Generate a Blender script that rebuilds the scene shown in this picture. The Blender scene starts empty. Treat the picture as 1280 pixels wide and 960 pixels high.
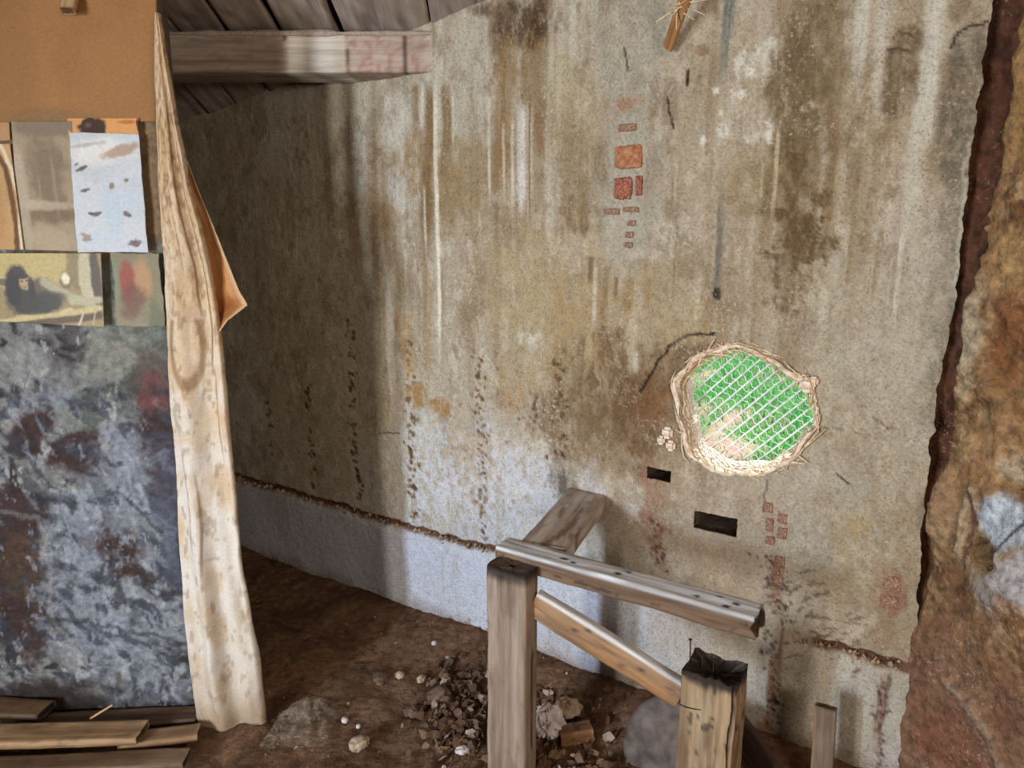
import bpy, math, random
import numpy as np
from mathutils import Vector, Matrix

rng = np.random.default_rng(7)
random.seed(7)
SC = bpy.context.scene
COL = SC.collection

# ------------------------------------------------------------------ camera, world, lights, exposure
FPX = 950.0
EYE = 1.49
PITCH = math.radians(12.5)
cam = bpy.data.objects.new('camera', bpy.data.cameras.new('camera'))
COL.objects.link(cam)
cam.location = (0, 0, EYE)
cam.rotation_euler = (math.pi / 2 - PITCH, 0, 0)
cam.data.sensor_width = 36.0
cam.data.lens = FPX / 1280 * 36.0
cam.data.clip_start = 0.02
SC.camera = cam

vs = SC.view_settings
vs.view_transform = 'Standard'
vs.look = 'None'
vs.gamma = 1.0
vs.use_curve_mapping = False
vs.exposure = -0.09

world = bpy.data.worlds.new('world')
SC.world = world
world.use_nodes = True
bg = world.node_tree.nodes['Background']
bg.inputs['Color'].default_value = (0.55, 0.75, 1.0, 1)
bg.inputs['Strength'].default_value = 1.0

WA = math.radians(33.0)          # the plastered wall stands 33 degrees oblique to the view
WD = 2.0
WN = np.array([math.sin(WA), math.cos(WA), 0.0])     # out through the wall
WT = np.array([math.cos(WA), -math.sin(WA), 0.0])    # along the wall to the right


def sunlight():
    l = bpy.data.lights.new('sun', 'SUN')
    l.energy = 13.0
    l.angle = math.radians(0.6)
    l.color = (1.0, 0.95, 0.86)
    o = bpy.data.objects.new('sun', l)
    COL.objects.link(o)
    el = math.radians(58)
    d = -WN * math.cos(el) * 0.92 + WT * math.cos(el) * 0.39 + np.array([0, 0, -math.sin(el)])
    o.rotation_euler = Vector(d).to_track_quat('-Z', 'Y').to_euler()
    o.location = (4, 6, 6)


sunlight()


def daylight(name, loc, aim, sx, sy, power, color, spread):
    l = bpy.data.lights.new(name, 'AREA')
    l.shape = 'RECTANGLE'
    l.size = sx
    l.size_y = sy
    l.energy = power
    l.color = color
    l.spread = math.radians(spread)
    o = bpy.data.objects.new(name, l)
    COL.objects.link(o)
    o.location = loc
    d = Vector(aim) - Vector(loc)
    o.rotation_euler = d.to_track_quat('-Z', 'Y').to_euler()
    return o


# daylight that comes in by the doorway behind on the left: sky light falls, ground bounce rises
DOOR_X0, DOOR_X1, DOOR_H = -3.05, -2.06, 1.9
daylight('doorway_ground_bounce', (-2.23, -1.60, 1.0), (-0.2, 2.3, 1.75), 0.28, 1.5, 60, (1.0, 0.935, 0.85), 150)
daylight('doorway_sky', (-2.86, -1.60, 1.35), (-0.3, 2.2, 0.50), 0.24, 0.9, 24, (0.66, 0.80, 1.0), 60)
# fill lamp in an invented window behind right, added to lift the shaded wall
daylight('added_window_fill', (1.25, -1.60, 1.75), (-0.2, 2.2, 0.9), 0.9, 0.6, 36, (1.0, 0.87, 0.75), 140)


# ------------------------------------------------------------------ helpers
def lin(c):
    a = np.asarray(c, float) / 255.0
    return np.where(a <= 0.04045, a / 12.92, ((a + 0.055) / 1.055) ** 2.4)


def l4(c):
    r = lin(c)
    return (float(r[0]), float(r[1]), float(r[2]), 1.0)


def sm(a, b, x):
    t = np.clip((x - a) / (b - a), 0, 1)
    return t * t * (3 - 2 * t)


def _hash(ix, iy, seed):
    h = (ix.astype(np.int64) * 374761393 + iy.astype(np.int64) * 668265263 + seed * 1442695041) & 0xFFFFFFFF
    h = ((h ^ (h >> 13)) * 1274126177) & 0xFFFFFFFF
    h = h ^ (h >> 16)
    return (h & 0xFFFFFF) / float(0x1000000)


def vnoise(x, y, seed=0):
    x = np.asarray(x, float)
    y = np.asarray(y, float)
    ix = np.floor(x)
    iy = np.floor(y)
    fx = x - ix
    fy = y - iy
    fx = fx * fx * (3 - 2 * fx)
    fy = fy * fy * (3 - 2 * fy)
    a = _hash(ix, iy, seed)
    b = _hash(ix + 1, iy, seed)
    c = _hash(ix, iy + 1, seed)
    d = _hash(ix + 1, iy + 1, seed)
    return (a * (1 - fx) + b * fx) * (1 - fy) + (c * (1 - fx) + d * fx) * fy


def fbm(x, y, octv=4, seed=0, gain=0.5):
    s = 0
    a = 1.0
    n = 0
    for o in range(octv):
        s = s + a * vnoise(x * 2 ** o + 17.3 * o, y * 2 ** o - 9.1 * o, seed + o * 31)
        n += a
        a *= gain
    return s / n


F_ = np.array([0, math.cos(PITCH), -math.sin(PITCH)])
U_ = np.array([0, math.sin(PITCH), math.cos(PITCH)])
R_ = np.array([1.0, 0, 0])
C_ = np.array([0, 0, EYE])


def ray(px, py):
    return F_ + (px - 640) / FPX * R_ - (py - 480) / FPX * U_


def on_wall(px, py, d=0.0):
    """point of the oblique wall: (s, z) in metres"""
    r = ray(px, py)
    k = (WD - d) / (WN @ r)
    p = C_ + k * r
    return float(p @ WT), float(p[2])


def wp(s, z, d=0.0):
    return WN * (WD - d) + WT * s + np.array([0, 0, z])


def on_y(px, py, y):
    r = ray(px, py)
    return C_ + (y / r[1]) * r


def on_z(px, py, z):
    r = ray(px, py)
    return C_ + ((z - EYE) / r[2]) * r


def roof_z(y):
    return 2.098 - 0.316 * (y - 2.385)


def tag(o, label=None, cat=None, group=None, kind=None):
    if label:
        o['label'] = label
    if cat:
        o['category'] = cat
    if group:
        o['group'] = group
    if kind:
        o['kind'] = kind
    return o


def empty(name, loc=(0, 0, 0)):
    o = bpy.data.objects.new(name, None)
    o.empty_display_size = 0.05
    COL.objects.link(o)
    o.location = loc
    return o


def put(name, verts, faces, mat, parent=None, col=None, smooth=True, matrix=None):
    me = bpy.data.meshes.new(name)
    verts = np.asarray(verts, float)
    if isinstance(faces, np.ndarray) and faces.ndim == 2:
        nf, k = faces.shape
        me.vertices.add(len(verts))
        me.vertices.foreach_set('co', verts.astype(np.float32).ravel())
        me.loops.add(nf * k)
        me.loops.foreach_set('vertex_index', faces.astype(np.int32).ravel())
        me.polygons.add(nf)
        me.polygons.foreach_set('loop_start', np.arange(0, nf * k, k, dtype=np.int32))
        me.update(calc_edges=True)
        me.validate()
    else:
        me.from_pydata([tuple(map(float, v)) for v in verts], [], [tuple(map(int, f)) for f in faces])
        me.update()
    if col is not None:
        at = me.color_attributes.new('Col', 'FLOAT_COLOR', 'POINT')
        c4 = np.ones((len(verts), 4), np.float32)
        c4[:, :3] = lin(np.clip(col, 0, 255))
        at.data.foreach_set('color', c4.ravel())
    if smooth:
        me.polygons.foreach_set('use_smooth', np.ones(len(me.polygons), bool))
    me.materials.append(mat)
    o = bpy.data.objects.new(name, me)
    COL.objects.link(o)
    if matrix is not None:
        o.matrix_world = matrix
    if parent is not None:
        o.parent = parent
        if parent.type == 'EMPTY' and matrix is None:
            o.matrix_parent_inverse = Matrix.Translation(-parent.location)
        elif parent.type == 'EMPTY':
            o.matrix_parent_inverse = Matrix.Translation(-parent.location)
        else:
            o.matrix_parent_inverse = parent_world(parent).inverted()
    return o


def parent_world(o):
    m = o.matrix_basis.copy()
    if o.parent is not None:
        m = parent_world(o.parent) @ o.matrix_parent_inverse @ m
    return m


def grid_faces(nu, nv):
    i = np.arange(nu - 1)[:, None] * nv + np.arange(nv - 1)[None, :]
    return np.stack([i, i + nv, i + nv + 1, i + 1], -1).reshape(-1, 4)


# ------------------------------------------------------------------ materials
def mat_new(name):
    m = bpy.data.materials.new(name)
    m.use_nodes = True
    nt = m.node_tree
    b = nt.nodes['Principled BSDF']
    return m, nt, b


def mat_paint(name, rough=0.9, nscale=90.0, contrast=0.35, bump=0.35, bdist=0.004, stretch=(1, 1, 1), spec=0.25,
              trans=0.0, speck=0.0, sspec=160.0, chip=0.0):
    """colour from the mesh's own pigment, broken up by fine procedural grain and relief"""
    m, nt, b = mat_new(name)
    N = nt.nodes.new
    L = nt.links.new
    tc = N('ShaderNodeTexCoord')
    mp = N('ShaderNodeMapping')
    mp.inputs['Scale'].default_value = stretch
    L(tc.outputs['Object'], mp.inputs['Vector'])
    at = N('ShaderNodeAttribute')
    at.attribute_name = 'Col'
    n1 = N('ShaderNodeTexNoise')
    n1.inputs['Scale'].default_value = nscale
    n1.inputs['Detail'].default_value = 6
    n1.inputs['Roughness'].default_value = 0.65
    L(mp.outputs[0], n1.inputs['Vector'])
    mr = N('ShaderNodeMapRange')
    mr.inputs['From Min'].default_value = 0.3
    mr.inputs['From Max'].default_value = 0.7
    mr.inputs['To Min'].default_value = 1 - contrast
    mr.inputs['To Max'].default_value = 1 + contrast * 0.55
    L(n1.outputs['Fac'], mr.inputs['Value'])
    mx = N('ShaderNodeMix')
    mx.data_type = 'RGBA'
    mx.blend_type = 'MULTIPLY'
    mx.inputs['Factor'].default_value = 1.0
    L(at.outputs['Color'], mx.inputs[6])
    cb = N('ShaderNodeCombineColor')
    for k in range(3):
        L(mr.outputs[0], cb.inputs[k])
    L(cb.outputs[0], mx.inputs[7])
    out = mx.outputs[2]
    if speck > 0:
        n3 = N('ShaderNodeTexNoise')
        n3.inputs['Scale'].default_value = sspec
        n3.inputs['Detail'].default_value = 3
        L(mp.outputs[0], n3.inputs['Vector'])
        r3 = N('ShaderNodeMapRange')
        r3.inputs['From Min'].default_value = 0.60
        r3.inputs['From Max'].default_value = 0.70
        r3.inputs['To Max'].default_value = speck
        L(n3.outputs['Fac'], r3.inputs['Value'])
        m3 = N('ShaderNodeMix')
        m3.data_type = 'RGBA'
        L(r3.outputs[0], m3.inputs['Factor'])
        L(out, m3.inputs[6])
        m3.inputs[7].default_value = l4((88, 70, 52))
        out = m3.outputs[2]
    if chip > 0:
        n4 = N('ShaderNodeTexNoise')
        n4.inputs['Scale'].default_value = 105
        n4.inputs['Detail'].default_value = 4
        n4.inputs['Roughness'].default_value = 0.6
        mp4 = N('ShaderNodeMapping')
        mp4.inputs['Location'].default_value = (3.7, 1.9, 5.2)
        L(tc.outputs['Object'], mp4.inputs['Vector'])
        L(mp4.outputs[0], n4.inputs['Vector'])
        r4 = N('ShaderNodeMapRange')
        r4.inputs['From Min'].default_value = 0.57
        r4.inputs['From Max'].default_value = 0.66
        r4.inputs['To Max'].default_value = chip
        L(n4.outputs['Fac'], r4.inputs['Value'])
        m4 = N('ShaderNodeMix')
        m4.data_type = 'RGBA'
        n5 = N('ShaderNodeTexNoise')
        n5.inputs['Scale'].default_value = 7.0
        n5.inputs['Detail'].default_value = 4
        L(mp4.outputs[0], n5.inputs['Vector'])
        r5 = N('ShaderNodeMapRange')
        r5.inputs['From Min'].default_value = 0.46
        r5.inputs['From Max'].default_value = 0.64
        L(n5.outputs['Fac'], r5.inputs['Value'])
        k5 = N('ShaderNodeMath')
        k5.operation = 'MULTIPLY'
        L(r4.outputs[0], k5.inputs[0])
        L(r5.outputs[0], k5.inputs[1])
        L(k5.outputs[0], m4.inputs['Factor'])
        L(out, m4.inputs[6])
        m4.inputs[7].default_value = l4((206, 198, 182))
        out = m4.outputs[2]
    L(out, b.inputs['Base Color'])
    b.inputs['Roughness'].default_value = rough
    b.inputs['Specular IOR Level'].default_value = spec
    bp = N('ShaderNodeBump')
    bp.inputs['Strength'].default_value = bump
    bp.inputs['Distance'].default_value = bdist
    L(n1.outputs['Fac'], bp.inputs['Height'])
    L(bp.outputs[0], b.inputs['Normal'])
    if trans > 0:
        tr = N('ShaderNodeBsdfTranslucent')
        L(out, tr.inputs['Color'])
        ms = N('ShaderNodeMixShader')
        ms.inputs[0].default_value = trans
        L(b.outputs[0], ms.inputs[1])
        L(tr.outputs[0], ms.inputs[2])
        L(ms.outputs[0], nt.nodes['Material Output'].inputs['Surface'])
    return m


def mat_noise(name, c1, c2, scale=20.0, rough=0.85, bump=0.3, bdist=0.004, stretch=(1, 1, 1), metal=0.0, spec=0.3,
              detail=5):
    m, nt, b = mat_new(name)
    N = nt.nodes.new
    L = nt.links.new
    tc = N('ShaderNodeTexCoord')
    mp = N('ShaderNodeMapping')
    mp.inputs['Scale'].default_value = stretch
    L(tc.outputs['Object'], mp.inputs['Vector'])
    n1 = N('ShaderNodeTexNoise')
    n1.inputs['Scale'].default_value = scale
    n1.inputs['Detail'].default_value = detail
    L(mp.outputs[0], n1.inputs['Vector'])
    cr = N('ShaderNodeValToRGB')
    cr.color_ramp.elements[0].position = 0.32
    cr.color_ramp.elements[1].position = 0.68
    cr.color_ramp.elements[0].color = l4(c1)
    cr.color_ramp.elements[1].color = l4(c2)
    L(n1.outputs['Fac'], cr.inputs[0])
    L(cr.outputs[0], b.inputs['Base Color'])
    b.inputs['Roughness'].default_value = rough
    b.inputs['Metallic'].default_value = metal
    b.inputs['Specular IOR Level'].default_value = spec
    bp = N('ShaderNodeBump')
    bp.inputs['Strength'].default_value = bump
    bp.inputs['Distance'].default_value = bdist
    L(n1.outputs['Fac'], bp.inputs['Height'])
    L(bp.outputs[0], b.inputs['Normal'])
    return m


M_PLASTER = mat_paint('plaster', rough=0.93, nscale=120, contrast=0.42, bump=0.9, bdist=0.005, speck=0.6, sspec=120, chip=0.55)
M_STONE = mat_paint('rubble_wall', rough=0.95, nscale=45, contrast=0.55, bump=1.0, bdist=0.012, speck=0.5, sspec=60, chip=0.4)
M_MOULD = mat_paint('mouldy_paint', rough=0.75, nscale=60, contrast=0.45, bump=0.7, bdist=0.006)
M_SOIL = mat_paint('soil', rough=0.97, nscale=40, contrast=0.5, bump=0.9, bdist=0.012, spec=0.1)
M_WOOD = mat_paint('old_wood', rough=0.62, nscale=60, contrast=0.32, bump=0.45, bdist=0.003, stretch=(0.12, 1.4, 1.4), spec=0.4)
M_ROOFWOOD = mat_paint('roof_wood', rough=0.85, nscale=40, contrast=0.35, bump=0.4, bdist=0.003, stretch=(0.1, 1.4, 1.4))
M_CLOTH = mat_paint('curtain_cloth', rough=0.95, nscale=170, contrast=0.16, bump=0.2, bdist=0.003, trans=0.12, spec=0.1)
M_PAPER = mat_paint('paper', rough=0.8, nscale=120, contrast=0.12, bump=0.12, bdist=0.002, spec=0.2)
M_BRICK = mat_noise('brick_clay', (112, 54, 38), (176, 120, 96), 150, 0.95, 0.6, 0.004)
M_BRICK2 = mat_noise('brick_orange', (146, 86, 56), (180, 136, 102), 80, 0.95, 0.6, 0.004)
M_BRICK3 = mat_noise('brick_dull', (110, 72, 56), (168, 138, 114), 160, 0.95, 0.6, 0.004)
M_DARKWOOD = mat_noise('dark_wood', (38, 26, 18), (72, 50, 36), 30, 0.8, 0.5, 0.004, (0.2, 1.5, 1.5))
M_STRAW = mat_noise('straw', (190, 154, 112), (236, 220, 190), 90, 0.8, 0.2, 0.002)
M_NAIL = mat_noise('rusty_iron', (46, 32, 26), (84, 56, 42), 120, 0.7, 0.4, 0.001, metal=0.5)
M_WIRE = mat_noise('galvanised_wire', (196, 202, 206), (226, 230, 232), 60, 0.45, 0.1, 0.001, metal=0.1)


# ------------------------------------------------------------------ pigment painter
class Paint:
    def __init__(s, A, B, inv, base):
        s.A = A.ravel()
        s.B = B.ravel()
        s.inv = inv
        s.c = np.tile(np.array(base, float), (len(s.A), 1))
        s.h = np.zeros(len(s.A))
        s.seed = 100
        s.brk = 0.0

    def mix(s, m, color, idx=None, h=0.0):
        color = np.array(color, float)
        if idx is None:
            s.c += (color - s.c) * m[:, None]
            if h:
                s.h += h * m
        else:
            s.c[idx] += (color - s.c[idx]) * m[:, None]
            if h:
                s.h[idx] += h * m

    def scale(s, px, py):
        a, b = s.inv(px, py)
        a1, b1 = s.inv(px + 1, py)
        a2, b2 = s.inv(px, py + 1)
        return a, b, math.hypot(a1 - a, 0) + 1e-9, abs(b2 - b) + 1e-9

    def blob(s, px, py, rx, ry, color, op=1.0, soft=0.35, rag=0.55, fq=22.0, rot=0.0, h=0.0, fx=1.0, fz=1.0):
        s.seed += 7
        a, b, da, db = s.scale(px, py)
        x = (s.A - a) / (rx * da)
        y = (s.B - b) / (ry * db)
        idx = np.nonzero((np.abs(x) < 2.6) & (np.abs(y) < 2.6))[0]
        if len(idx) == 0:
            return
        x = x[idx]
        y = y[idx]
        if rot:
            # rot in degrees, aspect handled in pixel units
            c_, s_ = math.cos(math.radians(rot)), math.sin(math.radians(rot))
            X = x * rx
            Y = y * ry
            x = (X * c_ + Y * s_) / rx
            y = (-X * s_ + Y * c_) / ry
        n = fbm(s.A[idx] * fq * fx, s.B[idx] * fq * fz, 5, s.seed, 0.68)
        r = np.hypot(x, y) + rag * 3.0 * (n - 0.5)
        m = (1 - sm(1 - soft * 0.75, 1 + soft * 0.75, r)) * op
        if s.brk > 0 and rx * ry > 60:
            m = m * (1 - s.brk * sm(0.42, 0.60, fbm(s.A[idx] * 60, s.B[idx] * 24, 5, s.seed + 2, 0.72)))
        s.mix(m, color, idx, h)

    def streak(s, px, y0, y1, w, color, op=1.0, brk=0.5, h=0.0, fade=0.18, wob=1.0):
        s.seed += 7
        a, b, da, db = s.scale(px, (y0 + y1) / 2)
        _, b0 = s.inv(px, y0)
        _, b1 = s.inv(px, y1)
        t = (s.B - b0) / (b1 - b0)
        x = (s.A - a) / (w * 0.5 * da)
        idx = np.nonzero((np.abs(x) < 4) & (t > -0.1) & (t < 1.1))[0]
        if len(idx) == 0:
            return
        x = x[idx]
        t = t[idx]
        A = s.A[idx]
        B = s.B[idx]
        x = x + wob * 1.6 * (fbm(B * 5 + s.seed, B * 0 + 1.0, 3, s.seed) - 0.5)
        m = 1 - sm(0.45, 1.25, np.abs(x))
        m = m * sm(-0.02, fade * 0.4 + 0.01, t) * (1 - sm(1 - fade * 2, 1.02, t + 0.25 * (fbm(A * 60, B * 2, 2, s.seed + 1) - 0.5)))
        n = fbm(A * 70, B * 9, 3, s.seed + 3)
        m = m * (1 - brk + brk * sm(0.32, 0.6, n)) * op
        s.mix(m, color, idx, h)

    def line(s, pts, w, color, op=1.0, jit=3.0, h=0.0, brk=0.0):
        """a crack along pixel points, w in pixels"""
        s.seed += 7
        px, py = pts[len(pts) // 2]
        _, _, da, db = s.scale(px, py)
        P = np.array([s.inv(*q) for q in pts])
        lo = P.min(0) - 0.06
        hi = P.max(0) + 0.06
        idx = np.nonzero((s.A > lo[0]) & (s.A < hi[0]) & (s.B > lo[1]) & (s.B < hi[1]))[0]
        if len(idx) == 0:
            return
        A = s.A[idx] + jit * db * 2 * (fbm(s.A[idx] * 45, s.B[idx] * 45, 3, s.seed) - 0.5)
        B = s.B[idx] + jit * db * 2 * (fbm(s.A[idx] * 45 + 50, s.B[idx] * 45, 3, s.seed + 1) - 0.5)
        best = np.full(len(idx), 9.0)
        for i in range(len(P) - 1):
            v = P[i + 1] - P[i]
            L2 = v @ v + 1e-12
            t = np.clip(((A - P[i, 0]) * v[0] + (B - P[i, 1]) * v[1]) / L2, 0, 1)
            best = np.minimum(best, np.hypot(A - P[i, 0] - t * v[0], B - P[i, 1] - t * v[1]))
        hw = w * 0.5 * db
        m = (1 - sm(hw * 0.5, hw * 1.4, best)) * op
        if brk:
            m *= 1 - brk + brk * sm(0.42, 0.55, fbm(s.A[idx] * 40, s.B[idx] * 40, 2, s.seed + 5))
        s.mix(m, color, idx, h)

    def pits(s, x0, y0, x1, y1, wid, n, color, rmin=0.9, rmax=2.5, op=0.85, h=-0.003):
        r = random.Random(int(x0 * 7 + y0))
        for i in range(n):
            t = r.random()
            x = x0 + (x1 - x0) * t + r.gauss(0, wid)
            y = y0 + (y1 - y0) * t + r.gauss(0, 2)
            q = r.uniform(rmin, rmax)
            s.blob(x, y, q, q * r.uniform(0.7, 1.9), color, op * r.uniform(0.35, 0.9), 0.5, 0.6, 110, r.uniform(-50, 50), h)


# ------------------------------------------------------------------ structure: the oblique plastered wall
def build_plaster_wall():
    S = np.concatenate([np.linspace(-4.3, -3.12, 30)[:-1], np.arange(-3.12, -0.096, 0.005)])
    Z = np.concatenate([np.linspace(-0.25, -0.10, 5)[:-1], np.arange(-0.10, 2.33, 0.005), np.linspace(2.36, 2.9, 10)])
    ns, nz = len(S), len(Z)
    SS, ZZ = np.meshgrid(S, Z, indexing='ij')
    P = Paint(SS, ZZ, on_wall, (172, 158, 134))
    P.brk = 0.62
    A, B = P.A, P.B
    # pixel-like coordinate along the wall only used to order the big zones
    n_big = fbm(A * 2.2, B * 1.3, 5, 3)
    P.mix(sm(0.48, 0.72, n_big) * 0.55, (146, 124, 94))
    P.mix(sm(0.50, 0.75, fbm(A * 2.6 + 9, B * 1.6, 5, 5)) * 0.6, (192, 184, 168))
    up = sm(0.55, 1.4, B)
    st = fbm(A * 34, B * 1.7, 4, 11)
    inlit = 0.35 + 0.65 * sm(-2.05, -1.8, A)
    P.mix(sm(0.52, 0.78, st) * 0.5 * up * inlit, (138, 115, 84))
    P.mix(sm(0.52, 0.80, fbm(A * 30 + 40, B * 1.4, 4, 12)) * 0.65 * up * inlit, (206, 198, 180))
    P.mix(sm(1.5, 1.9, B) * inlit * sm(0.35, 0.6, fbm(A * 5, B * 3, 5, 15, 0.65)) * 0.6, (198, 188, 166))
    P.mix(sm(0.53, 0.66, fbm(A * 14, B * 10, 5, 13, 0.7)) * 0.34, (126, 106, 82))
    P.mix(sm(0.56, 0.66, fbm(A * 24, B * 13, 5, 14, 0.7)) * 0.34, (208, 200, 182))
    # trowelled wobble of the plaster
    P.h += 0.020 * (fbm(A * 1.6, B * 1.6, 3, 21) - 0.5) + 0.007 * (fbm(A * 9, B * 9, 4, 22) - 0.5)
    P.h += 0.0025 * (fbm(A * 60, B * 60, 3, 23) - 0.5)

    BR = (140, 117, 86)
    OC = (156, 130, 92)
    DK = (100, 82, 62)
    PALE = (212, 205, 190)
    WHITE = (220, 217, 212)
    GREY = (150, 143, 128)
    # whitewash of the lower wall, left
    P.blob(580, 640, 150, 110, (190, 188, 188), 0.85, 0.5, 0.5, 10)
    P.blob(470, 520, 60, 130, (188, 176, 152), 0.5, 0.6, 0.4, 10)
    low = (1 - sm(0.33, 0.37, B + 0.02 * (fbm(A * 20, B * 20, 3, 31) - 0.5)))
    leftz = 1 - sm(-0.95, -0.55, A)
    P.mix(low * (0.45 + 0.45 * leftz), (188, 187, 190))
    P.mix(low * sm(0.5, 0.75, fbm(A * 9, B * 3, 5, 33)) * 0.35, (158, 146, 126))
    P.h += low * 0.012
    # upper right is duller, lower right pale lime
    P.blob(1060, 560, 150, 230, (174, 164, 142), 0.75, 0.6, 0.35, 8)
    P.blob(1010, 860, 110, 90, (184, 175, 154), 0.8, 0.5, 0.3, 8)
    P.blob(870, 700, 80, 110, (170, 152, 128), 0.55, 0.6, 0.4, 9)
    # yellow brown wash in the middle
    P.blob(690, 400, 75, 110, (168, 148, 112), 0.75, 0.6, 0.5, 9)
    P.blob(760, 390, 110, 60, (164, 140, 104), 0.6, 0.6, 0.5, 9)
    P.blob(640, 360, 40, 60, (180, 164, 130), 0.5, 0.6, 0.5, 12)
    P.blob(760, 480, 62, 62, (118, 94, 68), 0.8, 0.6, 0.6, 14)
    P.blob(745, 540, 70, 45, (124, 102, 76), 0.7, 0.6, 0.6, 16)
    P.blob(800, 520, 30, 60, (112, 86, 60), 0.75, 0.5, 0.6, 16)
    P.blob(865, 470, 50, 48, (128, 106, 80), 0.9, 0.3, 0.4, 16, h=-0.004)
    P.blob(820, 500, 22, 30, (128, 92, 58), 0.7, 0.5, 0.5, 20)
    P.line([(893, 418), (862, 418), (838, 432), (822, 452), (812, 470), (800, 490)], 3.6, (62, 46, 34), 0.9, 2.0, -0.004)
    P.blob(848, 395, 26, 34, (176, 160, 128), 0.8, 0.4, 0.4, 20)
    P.blob(665, 425, 18, 10, (196, 187, 168), 0.8, 0.6, 0.8, 30)
    P.blob(790, 430, 8, 40, (186, 172, 140), 0.7, 0.4, 0.4, 20)
    # top left of the lit field
    P.blob(500, 150, 36, 32, (196, 188, 172), 0.9, 0.5, 0.4, 14)
    P.blob(590, 150, 26, 50, (186, 178, 160), 0.85, 0.5, 0.6, 18)
    P.blob(588, 60, 26, 40, (190, 182, 164), 0.8, 0.5, 0.5, 16)
    P.blob(500, 235, 30, 26, (198, 190, 178), 0.75, 0.5, 0.5, 16)
    P.blob(525, 205, 22, 40, OC, 0.7, 0.5, 0.5, 16)
    P.blob(585, 215, 36, 50, (154, 132, 98), 0.7, 0.5, 0.5, 12)
    P.blob(565, 250, 22, 45, (152, 128, 92), 0.6, 0.5, 0.5, 14)
    P.blob(455, 280, 26, 40, (150, 124, 88), 0.5, 0.6, 0.5, 14)
    P.blob(480, 270, 20, 18, (158, 136, 104), 0.6, 0.5, 0.6, 20)
    P.streak(517, 105, 170, 10, BR, 0.75, 0.3)
    P.streak(537, 102, 330, 13, (134, 110, 76), 0.85, 0.35)
    P.streak(557, 102, 240, 12, (138, 114, 80), 0.8, 0.35)
    P.streak(527, 102, 160, 5, PALE, 0.8, 0.3)
    P.streak(547, 100, 470, 5.5, (218, 208, 186), 1.0, 0.15, 0.002, 0.1, 0.35)
    P.streak(532, 230, 330, 3, PALE, 0.7, 0.3)
    P.streak(567, 110, 200, 3.5, PALE, 0.5, 0.3)
    P.streak(612, 120, 265, 4, (206, 196, 176), 0.85, 0.2, 0, 0.1, 0.4)
    P.streak(634, 30, 260, 26, (146, 120, 84), 0.8, 0.4)
    P.streak(665, 10, 180, 26, (140, 114, 78), 0.75, 0.5)
    P.streak(630, 150, 255, 3, (206, 194, 168), 0.7, 0.2)
    P.streak(641, 150, 270, 4, (208, 200, 182), 0.8, 0.2)
    P.streak(653, 130, 275, 13, (208, 200, 188), 0.95, 0.25, 0.001, 0.12, 0.3)
    P.streak(675, 140, 205, 12, (140, 110, 80), 0.7, 0.7)
    P.streak(662, 120, 320, 1.8, (110, 90, 66), 0.7, 0.2)
    P.blob(700, 105, 18, 45, (176, 166, 132), 0.7, 0.5, 0.4, 14)
    P.blob(720, 160, 26, 60, (168, 150, 112), 0.5, 0.6, 0.5, 14)
    P.blob(722, 265, 16, 34, (128, 104, 74), 0.7, 0.5, 0.7, 24)
    P.blob(735, 215, 30, 60, (150, 130, 100), 0.6, 0.6, 0.6, 18)
    P.blob(655, 30, 34, 26, (84, 66, 48), 0.7, 0.6, 0.6, 16, fz=0.4)
    P.blob(620, 10, 30, 10, (88, 70, 52), 0.6, 0.6, 0.6, 16)
    for x, y0, y1, w in ((608, 20, 90, 8), (690, 20, 120, 8), (716, 0, 90, 10), (742, 0, 80, 7), (770, 10, 70, 6)):
        P.streak(x, y0, y1, w, (196, 188, 170), 0.7, 0.4)
    # dirty vertical drags, centre
    for x, y0, y1, w, c, op in ((738, 320, 360, 8, DK, .6), (757, 330, 410, 9, (126, 102, 70), .7), (742, 330, 420, 6, PALE, .5),
                                (786, 345, 400, 16, (142, 116, 80), .6), (770, 345, 380, 5, DK, .5), (812, 345, 390, 14, (146, 122, 84), .5),
                                (838, 220, 330, 2.0, DK, .6), (842, 330, 400, 2, (120, 100, 74), .5), (700, 330, 480, 10, (160, 138, 98), .5),
                                (735, 400, 470, 9, (184, 166, 128), .6), (795, 440, 470, 7, PALE, .5)):
        P.streak(x, y0, y1, w, c, op, 0.4)
    # grey cement repair around the exposed bricks
    P.blob(785, 215, 42, 130, (172, 165, 148), 0.85, 0.4, 0.35, 12)
    P.blob(785, 60, 48, 90, (166, 158, 140), 0.7, 0.5, 0.4, 10)
    P.blob(752, 205, 10, 30, (136, 118, 92), 0.5, 0.6, 0.4, 20)
    P.blob(785, 130, 20, 10, (166, 130, 98), 0.7, 0.6, 0.6, 25)
    # bluish leak line
    P.streak(906, -20, 120, 12, (112, 116, 110), 0.65, 0.85, 0, 0.2)
    P.streak(916, -20, 60, 8, (112, 118, 112), 0.5, 0.4)
    P.streak(898, 235, 400, 9, (108, 108, 98), 0.75, 0.8, 0, 0.15, 0.5)
    P.blob(896, 368, 5, 7, (52, 52, 46), 0.9, 0.4, 0.4, 40)
    P.blob(925, 340, 24, 70, (158, 138, 114), 0.5, 0.5, 0.3, 10)
    # white lime splashes
    for x, y, rx, ry in ((905, 165, 9, 11), (920, 118, 10, 6), (932, 85, 13, 16), (955, 70, 16, 22), (975, 100, 10, 22), (940, 172, 16, 6),
                         (962, 165, 6, 12), (1008, 135, 9, 6), (970, 60, 14, 14), (880, 175, 5, 8), (903, 160, 5, 16), (895, 112, 7, 7)):
        P.blob(x, y, rx, ry, (214, 208, 192), 0.9, 0.35, 0.9, 40, h=0.002)
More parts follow.
